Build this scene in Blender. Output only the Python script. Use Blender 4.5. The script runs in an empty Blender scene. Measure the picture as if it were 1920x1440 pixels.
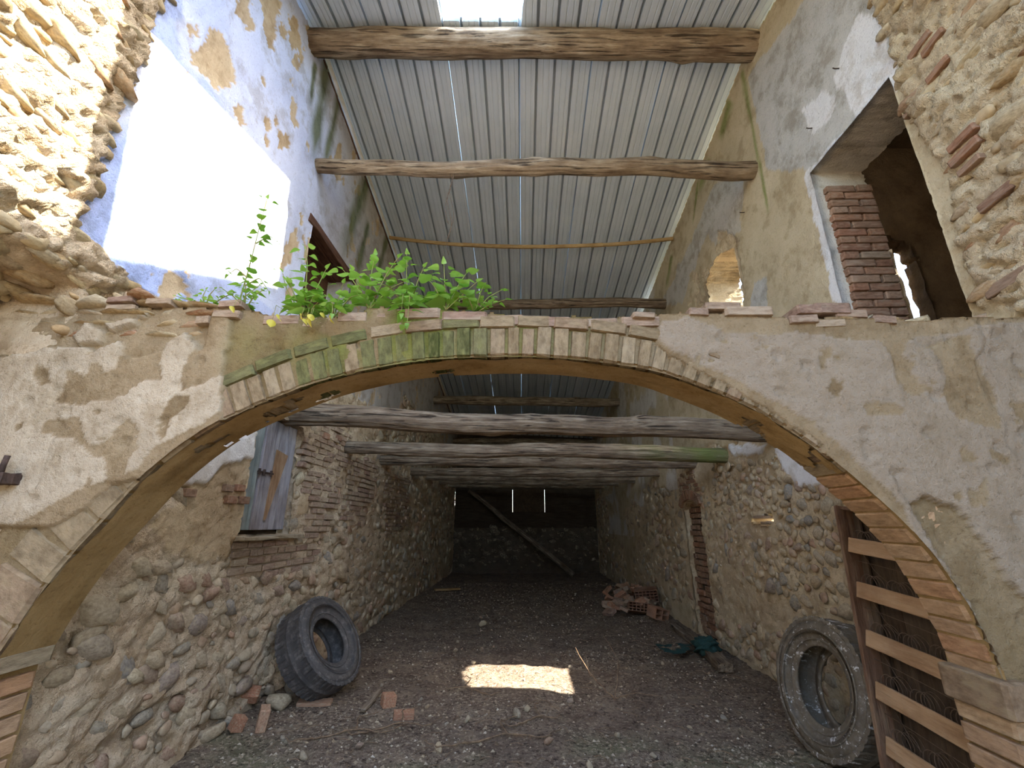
import bpy, bmesh, math, random
import numpy as np
from mathutils import Vector, Matrix, Quaternion

# ------------------------------------------------------------------ camera, light, exposure
scene = bpy.context.scene
COL = scene.collection
F_PX, CAM_H, VPU, VPV = 830.0, 1.55, 979.0, 984.0      # focal length in px, eye height, where the nave's axis vanishes
_d = np.array([(VPU-960)/F_PX, -(VPV-720)/F_PX, 1.0]); _d /= np.linalg.norm(_d)
_z = np.array([0, _d[2], -_d[1]]); _z /= np.linalg.norm(_z)
_x = np.cross(_d, _z); _x = _x if _x[0] > 0 else -_x
RC = np.array([_x, _d, _z])                             # camera axes -> world
cam_data = bpy.data.cameras.new('camera'); cam = bpy.data.objects.new('camera', cam_data); COL.objects.link(cam)
cam_data.sensor_width = 36; cam_data.lens = F_PX/1920*36; cam_data.clip_start = .05; cam_data.clip_end = 300
cam.matrix_world = Matrix(((RC[0,0], RC[0,1], -RC[0,2], 0), (RC[1,0], RC[1,1], -RC[1,2], 0), (RC[2,0], RC[2,1], -RC[2,2], CAM_H), (0,0,0,1)))
scene.camera = cam

SUN = Vector((-1.0, 0.14, -1.33)).normalized()          # the way sunlight travels
world = bpy.data.worlds.new('world'); scene.world = world; world.use_nodes = True
wn = world.node_tree; wn.nodes.clear()
sky = wn.nodes.new('ShaderNodeTexSky'); sky.sky_type = 'NISHITA'; sky.sun_disc = False
sky.sun_elevation = math.asin(-SUN.z); sky.sun_rotation = math.atan2(-SUN.x, -SUN.y)
sky.air_density = 1.0; sky.dust_density = 1.5; sky.ozone_density = 1.2
bg = wn.nodes.new('ShaderNodeBackground'); bg.inputs['Strength'].default_value = 0.60
wo = wn.nodes.new('ShaderNodeOutputWorld'); wn.links.new(sky.outputs[0], bg.inputs[0]); wn.links.new(bg.outputs[0], wo.inputs[0])
sl = bpy.data.lights.new('sun', 'SUN'); sl.energy = 10.0; sl.angle = math.radians(.53); sl.color = (1, .955, .88)
so = bpy.data.objects.new('sun', sl); COL.objects.link(so); so.rotation_euler = SUN.to_track_quat('-Z', 'Y').to_euler()
so.location = (10, -3, 14)
scene.view_settings.view_transform = 'Standard'; scene.view_settings.look = 'None'
scene.view_settings.gamma = 1.0; scene.view_settings.use_curve_mapping = False
scene.view_settings.exposure = 1.90
scene.cycles.max_bounces = 7; scene.cycles.diffuse_bounces = 6; scene.cycles.adaptive_threshold = .05

# ------------------------------------------------------------------ the place's main measures (metres)
XL, XR = -2.38, 2.60            # inner faces of the long walls
YA, YB = 2.05, 2.31             # arch wall, front and back face
YR, YEND, YOPEN = 3.72, 16.2, -1.6   # ridge, back wall, open end behind the camera

def _ray(u, v): return RC @ np.array([(u-960)/F_PX, (720-v)/F_PX, 1.0])
def at_x(u, v, X): r = _ray(u, v); p = np.array([0,0,CAM_H]) + r*(X/r[0]); return p
def at_y(u, v, Y): r = _ray(u, v); p = np.array([0,0,CAM_H]) + r*(Y/r[1]); return p
def at_z(u, v, Z): r = _ray(u, v); p = np.array([0,0,CAM_H]) + r*((Z-CAM_H)/r[2]); return p
def polyL(*q): return [tuple(at_x(u, v, XL)[1:]) for u, v in q]      # outline measured on the left wall -> (Y, Z)
def polyR(*q): return [tuple(at_x(u, v, XR)[1:]) for u, v in q]
def polyA(*q): return [tuple(at_y(u, v, YA)[[0, 2]]) for u, v in q]  # on the arch wall -> (X, Z)
def zridge(x): return 7.00 + (6.72-7.00)*(x-XL)/(XR-XL)
def zroof(x, y): return zridge(x) - (.176*(y-YR) if y > YR else .21*(YR-y))

# ------------------------------------------------------------------ numpy noise
def _h(ix, iy, s):
    n = (ix.astype(np.int64)*374761393 + iy.astype(np.int64)*668265263 + s*144665) & 0xffffffff
    n = ((n ^ (n >> 13))*1274126177) & 0xffffffff
    return ((n ^ (n >> 16)) & 0xffff)/65535.0
def vnoise(x, y, s=0):
    x = np.asarray(x, float); y = np.asarray(y, float)
    ix, iy = np.floor(x), np.floor(y); fx, fy = x-ix, y-iy
    fx = fx*fx*(3-2*fx); fy = fy*fy*(3-2*fy)
    a, b, c, d = _h(ix,iy,s), _h(ix+1,iy,s), _h(ix,iy+1,s), _h(ix+1,iy+1,s)
    return (a*(1-fx)+b*fx)*(1-fy)+(c*(1-fx)+d*fx)*fy
def fbm(x, y, o=4, s=0, g=.5):
    t, a, n = 0, 1, 0
    for i in range(o):
        t = t + a*vnoise(x*2**i, y*2**i, s+i*17); n += a; a *= g
    return t/n
def worley(x, y, s=0):
    ix, iy = np.floor(x), np.floor(y)
    f1 = np.full(np.shape(x), 9.0); f2 = f1.copy(); cid = np.zeros(np.shape(x))
    for dx in (-1,0,1):
        for dy in (-1,0,1):
            px, py = ix+dx+.1+.8*_h(ix+dx,iy+dy,s), iy+dy+.1+.8*_h(ix+dx,iy+dy,s+5)
            d = np.hypot(px-x, py-y); m = d < f1
            f2 = np.where(m, f1, np.minimum(f2, d)); cid = np.where(m, _h(ix+dx,iy+dy,s+9), cid); f1 = np.where(m, d, f1)
    return f1, f2, cid
def inside(poly, U, V):
    r = np.zeros(np.shape(U), bool); n = len(poly)
    for i in range(n):
        (x1,y1),(x2,y2) = poly[i], poly[(i+1) % n]
        if y1 == y2: continue
        c = ((y1 > V) != (y2 > V)) & (U < (x2-x1)*(V-y1)/(y2-y1)+x1)
        r ^= c
    return r
def mask(poly, U, V, w=.03, f=9.0, s=3):
    du = (fbm(U*f, V*f, 3, s)-.5)*2*w; dv = (fbm(U*f, V*f, 3, s+71)-.5)*2*w
    return inside(poly, U+du, V+dv)
def streak(p0, p1, wid, U, V, s=1):
    """soft stain running from p0 to p1"""
    a = np.array(p0); b = np.array(p1); d = b-a; L = np.hypot(*d)
    t = ((U-a[0])*d[0]+(V-a[1])*d[1])/L/L; q = np.abs((U-a[0])*d[1]-(V-a[1])*d[0])/L
    w = wid*(.6+.8*vnoise(V*6, U*2, s))
    return np.clip(1-q/w, 0, 1)*np.clip((t+.05)*12, 0, 1)*np.clip((1.05-t)*3, 0, 1)

# ------------------------------------------------------------------ materials
def C(h):
    h = h.lstrip('#'); v = [int(h[i:i+2], 16)/255 for i in (0,2,4)]
    return tuple(((c+.055)/1.055)**2.4 if c > .04045 else c/12.92 for c in v)+(1,)
def D(h, k=.90, g=.86):
    r, gg, b, a = C(h); l = .3*r+.59*gg+.11*b
    return tuple(g*w*(l+(c-l)*k) for c, w in ((r, 1.0), (gg, .985), (b, .90)))+(1,)
def Dp(h):
    return tuple(.92*c for c in C(h)[:3])+(1,)
class NT:
    def __init__(s, name):
        s.m = bpy.data.materials.new(name); s.m.use_nodes = True; s.t = s.m.node_tree
        s.b = s.t.nodes['Principled BSDF']
    def n(s, ty, **k):
        o = s.t.nodes.new('ShaderNode'+ty)
        for a, v in k.items(): setattr(o, a, v)
        return o
    def put(s, sock, v):
        if hasattr(v, 'is_linked') or isinstance(v, bpy.types.NodeSocket): s.t.links.new(v, sock)
        else: sock.default_value = v
    def coords(s, scale=(1,1,1), rnd=True):
        tc = s.n('TexCoord'); mp = s.n('Mapping'); mp.inputs['Scale'].default_value = scale
        s.put(mp.inputs[0], tc.outputs['Object'])
        if rnd:
            oi = s.n('ObjectInfo'); mu = s.n('Math', operation='MULTIPLY'); s.put(mu.inputs[0], oi.outputs['Random']); mu.inputs[1].default_value = 37
            cb = s.n('CombineXYZ'); [s.put(cb.inputs[i], mu.outputs[0]) for i in range(3)]
            s.put(mp.inputs['Location'], cb.outputs[0])
        return mp.outputs[0]
    def noise(s, vec, scale, detail=6, rough=.6):
        o = s.n('TexNoise'); s.put(o.inputs['Vector'], vec); o.inputs['Scale'].default_value = scale
        o.inputs['Detail'].default_value = detail; o.inputs['Roughness'].default_value = rough
        return o.outputs['Fac']
    def ramp(s, fac, stops):
        o = s.n('ValToRGB'); e = o.color_ramp.elements
        e[0].position, e[0].color = stops[0]; e[1].position, e[1].color = stops[-1]
        for p, c in stops[1:-1]: q = e.new(p); q.color = c
        s.put(o.inputs[0], fac); return o.outputs[0]
    def mix(s, f, a, b, mode='MIX'):
        o = s.n('Mix', data_type='RGBA', blend_type=mode); s.put(o.inputs[0], f); s.put(o.inputs[6], a); s.put(o.inputs[7], b); return o.outputs[2]
    def attr(s, name): return s.n('Attribute', attribute_name=name).outputs['Fac']
    def math(s, op, a, b=0.0):
        o = s.n('Math', operation=op); o.use_clamp = True; s.put(o.inputs[0], a); s.put(o.inputs[1], b); return o.outputs[0]
    def bump(s, h, strength=.5, dist=.02, prev=None):
        o = s.n('Bump'); o.inputs['Strength'].default_value = strength; o.inputs['Distance'].default_value = dist
        s.put(o.inputs['Height'], h)
        if prev is not None: s.put(o.inputs['Normal'], prev)
        return o.outputs[0]
    def done(s, col, rough=.9, normal=None, metal=0.0, spec=.25):
        s.put(s.b.inputs['Base Color'], col); s.put(s.b.inputs['Roughness'], rough)
        s.b.inputs['Metallic'].default_value = metal; s.b.inputs['Specular IOR Level'].default_value = spec
        if normal is not None: s.put(s.b.inputs['Normal'], normal)
        return s.m

def masonry(name, base, layers, fine=60, bumps=.55, rough=False, g=.86):
    """base: three colours mixed by noise; layers: (attribute, colour, colour, noise scale) laid over it by the mask of that name"""
    t = NT(name); v = t.coords(rnd=False)
    n1 = t.noise(v, 2.2, 5, .65); n2 = t.noise(v, 17, 4, .7); n3 = t.noise(v, 4.5, 6, .68)
    col = t.ramp(n1, [(.32, D(base[0], .9, g)), (.5, D(base[1], .9, g)), (.68, D(base[2], .9, g))])
    col = t.mix(t.ramp(n2, [(.35, (0,0,0,1)), (.7, (.6,.6,.6,1))]), col, D(base[0], .9, g))
    for k, (a, c1, c2, sc) in enumerate(layers):
        lc = t.ramp(n3 if k % 2 else n1, [(.35, Dp(c1)), (.65, Dp(c2))])
        col = t.mix(t.attr(a), col, lc)
    col = t.mix(t.ramp(n3, [(.38, (.5,.5,.5,1)), (.5, (0,0,0,1))]), col, t.mix(1.0, col, C('#c6bba8'), 'MULTIPLY'))
    f = t.noise(v, fine, 4, .75); gg = t.noise(v, 15, 5, .7)
    col = t.mix(t.ramp(f, [(.30, (.45,.45,.45,1)), (.44, (0,0,0,1))]), col, t.mix(1.0, col, C('#8f7e68'), 'MULTIPLY'))
    nb = t.bump(f, bumps, .010); nb = t.bump(gg, bumps*.7, .02, nb)
    if rough:
        o = t.n('Bump'); o.inputs['Distance'].default_value = .075; t.put(o.inputs['Strength'], t.attr('rough')); t.put(o.inputs['Height'], t.noise(v, 10, 6, .72)); t.put(o.inputs['Normal'], nb); nb = o.outputs[0]
    return t.done(col, .95, nb, spec=.1)

def stone_mat(name, cols, island=False, sc=9, bumpd=.012, spk='#b9a888'):
    t = NT(name); v = t.coords(rnd=not island)
    r = t.n('NewGeometry').outputs['Random Per Island'] if island else t.n('ObjectInfo').outputs['Random']
    st = [(i/(len(cols)-1), D(c, .9, .98)) for i, c in enumerate(cols)]
    col = t.ramp(r, st)
    n = t.noise(v, sc, 7, .7)
    col = t.mix(t.ramp(n, [(.36, (.6,.6,.6,1)), (.62, (0,0,0,1))]), col, t.mix(1.0, col, C('#8d8070'), 'MULTIPLY'))
    n2 = t.noise(v, sc*.7, 4, .6)
    col = t.mix(t.ramp(n2, [(.50, (0,0,0,1)), (.68, (.7,.7,.7,1))]), col, C(spk))
    return t.done(col, .93, t.bump(t.noise(v, sc*5, 6, .7), .6, bumpd), spec=.12)

def wood_mat(name, c1, c2, c3, stretch=12, crack=.6, rough=.85, axis=0, moss=None):
    t = NT(name); s = [stretch]*3; s[axis] = 1.6
    v = t.coords(tuple(s))
    n = t.noise(v, 2.0, 8, .65)
    col = t.ramp(n, [(.3, D(c1)), (.5, D(c2)), (.7, D(c3))])
    s2 = [stretch*2.6]*3; s2[axis] = 1.3; v2 = t.coords(tuple(s2))
    k = t.noise(v2, 1.3, 5, .6); kk = t.ramp(k, [(.36, (crack,)*3+(1,)), (.44, (0,0,0,1))])
    col = t.mix(kk, col, C('#1d140d'))
    v3 = t.coords((1,1,1)); b = t.noise(v3, 2.6, 5, .6)
    col = t.mix(t.ramp(b, [(.45, (0,0,0,1)), (.75, (.55,.55,.55,1))]), col, t.mix(1.0, col, C('#8a6a4c'), 'MULTIPLY'))
    if moss:
        sx = t.n('SeparateXYZ'); t.put(sx.inputs[0], t.n('TexCoord').outputs['Object']); mr = t.n('MapRange'); t.put(mr.inputs[0], sx.outputs[0]); mr.inputs[1].default_value, mr.inputs[2].default_value = moss
        col = t.mix(t.math('MULTIPLY', mr.outputs[0], t.ramp(b, [(.35, (.2,.2,.2,1)), (.6, (.9,.9,.9,1))])), col, C('#6c7440'))
    h = t.mix(kk, n, (0,0,0,1))
    return t.done(col, rough, t.bump(h, 1.0, .02), spec=.15)

def plain_mat(name, c1, c2, sc=20, rough=.7, metal=0., bump=.2, spec=.3):
    t = NT(name); v = t.coords(); n = t.noise(v, sc, 6, .65)
    return t.done(t.ramp(n, [(.35, C(c1)), (.65, C(c2))]), rough, t.bump(n, bump, .01), metal, spec)

M = {}
M['left'] = masonry('left_wall_masonry', ('#b49c7e', '#c6b094', '#d4c3a8'), [
    ('tan', '#b39b78', '#c6b18d', 6), ('white', '#e9e3d6', '#d6cebf', 3), ('pale', '#d9dff0', '#c9cfe2', 2.2), ('blue', '#aabbe6', '#bcc8ea', 1.6),
    ('grey', '#b9b3a4', '#a9a192', 5), ('moss', '#5d6641', '#74794f', 9)], rough=True, g=1.08)
M['right'] = masonry('right_wall_masonry', ('#b8a284', '#c9b594', '#d6c6a6'), [
    ('tan', '#bcab88', '#cbbb98', 3), ('grey', '#b4b0a4', '#c3bfb2', 4), ('white', '#dad7cf', '#e6e3dc', 3), ('moss', '#76803f', '#8b9255', 9)], rough=True, g=1.06)
M['arch'] = masonry('arch_wall_masonry', ('#8a7557', '#978264', '#a28e70'), [
    ('coat', '#bbac92', '#a4947a', 4), ('rosy', '#a3947f', '#8b7b64', 3), ('bare', '#8f7d60', '#7b6848', 12), ('moss', '#565c26', '#767638', 14)])
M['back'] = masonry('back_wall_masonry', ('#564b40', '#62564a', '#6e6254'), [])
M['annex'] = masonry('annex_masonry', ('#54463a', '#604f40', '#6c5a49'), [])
M['tan_masonry'] = masonry('tan_wall_masonry', ('#9a8a70', '#a89880', '#b5a68e'), [])
M['mortar_yellow'] = masonry('intrados_plaster', ('#96794a', '#a98c5c', '#b79c70'), [], fine=40, bumps=.4)
M['stone'] = stone_mat('field_stone', ['#b8a384', '#c4b296', '#a39a8c', '#c6b292', '#b0a38e', '#b8967e', '#9c968e', '#c9b898', '#bfa88a'])
M['stone_s'] = stone_mat('field_stone_mass', ['#b8a384', '#c4b296', '#a39a8c', '#c6b292', '#b0a38e', '#b8967e', '#bfa88a'], True)
M['rubble'] = stone_mat('torn_masonry_stone', ['#c0a77c', '#cdb88f', '#b3946a', '#c9ae82', '#b78a68', '#bfae92', '#d0bd98', '#b59f7c'])
M['rubble_s'] = stone_mat('torn_masonry_mass', ['#c0a77c', '#cdb88f', '#b3946a', '#c9ae82', '#bfae92', '#d0bd98', '#b59f7c'], True)
M['brick'] = stone_mat('old_brick', ['#a68c78', '#b49e84', '#9c8070', '#baa68c', '#a88f7a', '#9a7a6a', '#b8a48a'], sc=3.0, spk='#a8977e')
M['brick_red'] = stone_mat('red_brick', ['#a2735a', '#ad8266', '#977660', '#ae8e76', '#916852', '#a58e78'], sc=3.0, spk='#a08a74')
M['voussoir'] = stone_mat('arch_brick', ['#968264', '#a08c6e', '#8c785a', '#9a866a', '#957c62', '#a69478', '#8e7b5e'], sc=3.0, spk='#9c8a6a')
M['voussoir_mossy'] = stone_mat('mossy_arch_brick', ['#62633a', '#716f48', '#515629', '#807a56', '#68693e'], sc=3.0, spk='#7d7a4c')
M['voussoir_red'] = stone_mat('orange_arch_brick', ['#bd8f68', '#c4a07a', '#b39070', '#c6a884', '#ba9674'], sc=3.0, spk='#ad8c68')
M['logw'] = wood_mat('grey_log', '#5f5044', '#85735f', '#ab9c88', 14, .85)
M['logb'] = wood_mat('brown_log', '#766452', '#9c8870', '#c2b29a', 12, .8)
M['log_mossy'] = wood_mat('mossy_log', '#5f5044', '#85735f', '#ab9c88', 14, .85, moss=(3.6, 4.9))
M['plank_grey'] = wood_mat('weathered_board', '#8a8690', '#a09ba2', '#b6b2b4', 10, .35, axis=2)
M['board_teal'] = wood_mat('worn_teal_board', '#7f9196', '#98a6a8', '#aeb6b6', 10, .3, axis=2)
M['osb'] = wood_mat('chipboard', '#94704c', '#a98664', '#b89878', 8, .15, axis=2)
M['slat'] = wood_mat('bed_slat_wood', '#a57e58', '#bd966e', '#c9a680', 9, .12, axis=1)
M['dark_board'] = wood_mat('dark_board', '#46392c', '#564636', '#665443', 9, .3, axis=1)
M['brown_board'] = wood_mat('brown_board', '#5c4034', '#6f4f40', '#7e5d4c', 9, .3, axis=1)
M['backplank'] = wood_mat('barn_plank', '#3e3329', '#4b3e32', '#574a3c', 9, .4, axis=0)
M['batten'] = wood_mat('batten', '#a5834e', '#bb9a66', '#c9ac7c', 10, .2, axis=0)
M['iron'] = plain_mat('rusty_iron', '#3a2f28', '#55443a', 40, .8, .3)
M['wire'] = plain_mat('rusty_wire', '#5b4a3c', '#77624e', 60, .7, .4)
M['net'] = plain_mat('green_netting', '#1c3430', '#2d4a44', 60, .9)
M['flash'] = plain_mat('cream_flashing', '#ddd6c4', '#efe9da', 8, .5)
M['twig'] = plain_mat('dry_twig', '#5d4a38', '#8a7256', 30, .9)
M['stem'] = plain_mat('plant_stem', '#6f8a3c', '#8a7a4a', 30, .7)

# ------------------------------------------------------------------ object helpers
def props(o, label=None, cat=None, group=None, kind=None):
    for k, v in (('label', label), ('category', cat), ('group', group), ('kind', kind)):
        if v: o[k] = v
    return o
def link(name, me, parent=None, mat=None):
    o = bpy.data.objects.new(name, me); COL.objects.link(o)
    if parent is not None: o.parent = parent
    if mat is not None and me is not None and not me.materials: me.materials.append(mat)
    return o
def empty(name, loc=(0,0,0), M4=None):
    o = bpy.data.objects.new(name, None); COL.objects.link(o); o.empty_display_size = .1
    if M4 is not None: o.matrix_world = M4
    else: o.location = loc
    return o
def mesh_np(name, V, Fq, smooth=True, attrs=None, mat=None):
    """V (n,3), Fq (m,k) index array"""
    me = bpy.data.meshes.new(name); V = np.asarray(V, np.float32); Fq = np.asarray(Fq, np.int32); m, k = Fq.shape
    me.vertices.add(len(V)); me.vertices.foreach_set('co', V.ravel())
    me.loops.add(m*k); me.loops.foreach_set('vertex_index', Fq.ravel())
    me.polygons.add(m); me.polygons.foreach_set('loop_start', np.arange(0, m*k, k, dtype=np.int32))
    me.polygons.foreach_set('use_smooth', np.full(m, smooth, bool))
    for n, a in (attrs or {}).items():
        at = me.attributes.new(n, 'FLOAT', 'POINT'); at.data.foreach_set('value', np.asarray(a, np.float32).ravel())
    me.update(calc_edges=True); me.validate()
    if mat: me.materials.append(mat)
    return me
def surface(name, P, hole, mat, attrs=None, ext=None, flip=False, parent=None, rev=None):
    """grid of points P (nv,nu,3); hole (nv-1,nu-1) ints, 0 = surface, k>0 = opening k whose rim runs back by ext[k]"""
    nv, nu = P.shape[:2]; idx = np.arange(nv*nu).reshape(nv, nu)
    q = np.stack([idx[:-1,:-1], idx[:-1,1:], idx[1:,1:], idx[1:,:-1]], -1)
    V = [P.reshape(-1,3)]; A = {k: [np.asarray(a, float).ravel()] for k, a in (attrs or {}).items()}
    F = [q[hole == 0]]; base = nv*nu
    for k, e in (ext or {}).items():
        H = hole == k; Kp = hole == 0; e = np.array(e, float); edges = []
        i, j = np.where(H[:, 1:] & Kp[:, :-1]); edges.append(np.stack([idx[i, j+1], idx[i+1, j+1]], -1))
        i, j = np.where(H[:, :-1] & Kp[:, 1:]); edges.append(np.stack([idx[i+1, j+1], idx[i, j+1]], -1))
        i, j = np.where(H[1:, :] & Kp[:-1, :]); edges.append(np.stack([idx[i+1, j+1], idx[i+1, j]], -1))
        i, j = np.where(H[:-1, :] & Kp[1:, :]); edges.append(np.stack([idx[i+1, j], idx[i+1, j+1]], -1))
        E_ = np.concatenate(edges)
        if not len(E_): continue
        uq, inv = np.unique(E_, return_inverse=True); inv = inv.reshape(E_.shape)
        Pf = P.reshape(-1,3)[uq]; steps = 6; rings = []
        for t in range(1, steps+1):
            off = Pf + e*(t/steps); off = off + (np.random.RandomState(k*7+t).rand(*off.shape)-.5)*.02
            V.append(off); rings.append(base); base += len(off)
            for n in A:
                val = np.asarray(attrs[n], float).ravel()[uq]
                if rev and n in rev.get(k, {}): val = np.full(len(uq), rev[k][n])
                A[n].append(val)
        prev = E_
        for t in range(steps):
            cur = inv + rings[t]
            F.append(np.stack([prev[:,0], prev[:,1], cur[:,1], cur[:,0]], -1)); prev = cur
    V = np.concatenate(V); F = np.concatenate(F); A = {k: np.concatenate(a) for k, a in A.items()}
    used = np.unique(F); re = np.zeros(len(V), np.int64); re[used] = np.arange(len(used)); V = V[used]; F = re[F]
    A = {k: a[used] for k, a in A.items()}
    if flip: F = F[:, ::-1]
    return link(name, mesh_np(name, V, F, True, A, mat), parent)
def axes_matrix(loc, ax, ay, az):
    return Matrix(((ax[0],ay[0],az[0],loc[0]),(ax[1],ay[1],az[1],loc[1]),(ax[2],ay[2],az[2],loc[2]),(0,0,0,1)))
def join_np(parts, name, mat, smooth=False):
    """parts: list of (verts (n,3), tris (m,3))"""
    V, F, b = [], [], 0
    for v, f in parts: V.append(v); F.append(np.asarray(f)+b); b += len(v)
    return mesh_np(name, np.concatenate(V), np.concatenate(F), smooth, None, mat)
def bm_arrays(bm):
    bmesh.ops.triangulate(bm, faces=bm.faces[:]); bm.verts.ensure_lookup_table()
    v = np.array([x.co[:] for x in bm.verts]); f = np.array([[q.index for q in p.verts] for p in bm.faces]); bm.free(); return v, f
RS = np.random.RandomState(11); random.seed(5)
def make_stone(i, ang=.22):
    bm = bmesh.new(); bmesh.ops.create_icosphere(bm, subdivisions=2, radius=.5); v, f = bm_arrays(bm)
    rs = np.random.RandomState(100+i); d = v/np.linalg.norm(v, axis=1)[:, None]
    p = 1.0+ rs.rand()*.5
    v = np.sign(d)*np.abs(d)**(1/(1+ang*2.2)); v = v/np.abs(v).max()*.5
    for _ in range(11):
        n = rs.randn(3); n /= np.linalg.norm(n); h = .30+.14*rs.rand(); e = np.maximum(v@n-h, 0); v = v-e[:, None]*n*.95
    v = v*(1+.10*(rs.rand(len(v))[:, None]-.5)); return v/np.abs(v).max(0)*.5, f
STONES = [make_stone(i, .1+.06*(i % 6)) for i in range(14)]
def make_brick(i, chip=.03):
    bm = bmesh.new(); bmesh.ops.create_cube(bm, size=1.0); bmesh.ops.bevel(bm, geom=bm.edges[:], offset=.055, segments=1, affect='EDGES'); v, f = bm_arrays(bm)
    return v*(1+chip*(np.random.RandomState(200+i).rand(*v.shape)-.5)*2), f
BRICKS = [make_brick(i) for i in range(10)]
_mesh_cache = {}
def shared(kind, i, mat, smooth):
    k = (kind, i, mat.name)
    if k not in _mesh_cache:
        v, f = (STONES if kind == 's' else BRICKS)[i]
        _mesh_cache[k] = mesh_np('stone' if kind == 's' else 'brick', v, f, smooth, None, mat)
    return _mesh_cache[k]
def pieces(items, parent, name, kind, mat, mat_stuff=None, limit=300, stuff_name=None):
    """items: (loc, ax, ay, az) world axes already scaled. The largest as seen become objects, the rest one mesh"""
    def key(it): 
        l = np.array(it[0])-np.array([0,0,CAM_H]); return -np.linalg.norm(it[1])*np.linalg.norm(it[2])/(l@l+.01)
    items = sorted(items, key=key)
    for n, (loc, ax, ay, az) in enumerate(items[:limit]):
        i = (n*7+3) % (len(STONES) if kind == 's' else len(BRICKS))
        o = link(name, shared(kind, i, mat, kind == 's'), parent); o.matrix_world = axes_matrix(loc, ax, ay, az)
    rest = items[limit:]
    if rest:
        pr = []
        for n, (loc, ax, ay, az) in enumerate(rest):
            v, f = (STONES if kind == 's' else BRICKS)[n % 10]
            pr.append((np.array(loc)+v@np.array([ax, ay, az]), f))
        o = link(stuff_name or name+'_mass', join_np(pr, name+'_mass', mat_stuff or mat, kind == 's'), parent); o['kind'] = 'stuff'
class Frame:
    def __init__(s, O, eu, ev, en): s.O, s.eu, s.ev, s.en = [np.array(a, float) for a in (O, eu, ev, en)]
    def p(s, u, v, h=0): return s.O+s.eu*u+s.ev*v+s.en*h
def scatter(fr, box, ok, size, n, flat=(.55,.9), depth=.6, tilt=.25, seed=1, proud=.2, tight=.8):
    """dart-throwing of stones on a wall; size(u,v)->mean length"""
    rs = np.random.RandomState(seed); out = []; cell = {}; cs = .12
    for k in range(n):
        u = box[0]+rs.rand()*(box[1]-box[0]); v = box[2]+rs.rand()*(box[3]-box[2])
        if not ok(u, v): continue
        frac = k/n; L = size(u, v)*(1.7-1.15*frac**.45)*(.8+.45*rs.rand()); W = L*(flat[0]+(flat[1]-flat[0])*rs.rand())
        r = (L+W)*.25*tight; iu, iv = int(u//cs), int(v//cs); bad = False; R = int(.25//cs)+1
        for a in range(iu-R, iu+R+1):
            for b in range(iv-R, iv+R+1):
                for (x, y, q) in cell.get((a, b), ()):
                    if (x-u)**2+(y-v)**2 < (q+r)**2: bad = True; break
                if bad: break
            if bad: break
        if bad: continue
        cell.setdefault((iu, iv), []).append((u, v, r))
        a = (rs.rand()-.5)*2*tilt*math.pi; ca, sa = math.cos(a), math.sin(a); D = min(L, W)*depth*(1.0+.4*rs.rand())
        ax = (fr.eu*ca+fr.ev*sa)*L; ay = (-fr.eu*sa+fr.ev*ca)*W; az = fr.en*D
        out.append((fr.p(u, v, -D*.5+D*(proud+.22*rs.rand())), ax, ay, az))
    return out
def brickwork(fr, box, ok, bl=.24, bh=.062, joint=.013, dep=.10, proud=.012, seed=1, jit=.006, drop=.05, slope=0.0):
    rs = np.random.RandomState(seed); out = []; v = box[2]; row = 0
    while v < box[3]:
        u = box[0]-(rs.rand()*.5+.5*(row % 2))*bl
        while u < box[1]:
            L = bl*(.45 if rs.rand() < .28 else 1)*(.85+.25*rs.rand()); cu = u+L/2
            if box[0] <= cu <= box[1] and ok(cu, v+bh/2) and rs.rand() > drop:
                h = proud+(rs.rand()-.5)*2*jit; a = (rs.rand()-.5)*.05+slope
                ax = (fr.eu*math.cos(a)+fr.ev*math.sin(a))*L; ay = (-fr.eu*math.sin(a)+fr.ev*math.cos(a))*bh*(.9+.15*rs.rand()); az = fr.en*dep
                out.append((fr.p(cu, v+bh/2+slope*(cu-box[0]), h-dep/2), ax, ay, az))
            u += L+joint
        v += bh+joint; row += 1
    return out
def tube(pts, rad, m=8, cap=True):
    """verts, quads of a tube through pts; rad scalar or per point"""
    P = np.array(pts, float); n = len(P); rad = np.broadcast_to(np.array(rad, float), (n,))
    T = np.gradient(P, axis=0); T /= np.linalg.norm(T, axis=1)[:, None]+1e-9
    up = np.array([0,0,1.]) if abs(T[0,2]) < .9 else np.array([1.,0,0]); V = []
    for i in range(n):
        a = np.cross(T[i], up); a /= np.linalg.norm(a)+1e-9; b = np.cross(a, T[i]); th = np.arange(m)*2*math.pi/m
        V.append(P[i]+rad[i]*(np.cos(th)[:, None]*a+np.sin(th)[:, None]*b)); up = b
    V = np.concatenate(V); F = []
    for i in range(n-1):
        for j in range(m):
            F.append((i*m+j, i*m+(j+1) % m, (i+1)*m+(j+1) % m)); F.append((i*m+j, (i+1)*m+(j+1) % m, (i+1)*m+j))
    if cap:
        for j in range(1, m-1): F.append((0, j+1, j)); F.append(((n-1)*m, (n-1)*m+j, (n-1)*m+j+1))
    return V, np.array(F)
def box_np(c, s):
    v = np.array([[x, y, z] for z in (-.5,.5) for y in (-.5,.5) for x in (-.5,.5)])*np.array(s)+np.array(c)
    q = [(0,2,3,1),(4,5,7,6),(0,1,5,4),(2,6,7,3),(0,4,6,2),(1,3,7,5)]
    return v, np.array([t for a,b,c_,d in q for t in ((a,b,c_),(a,c_,d))])
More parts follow.
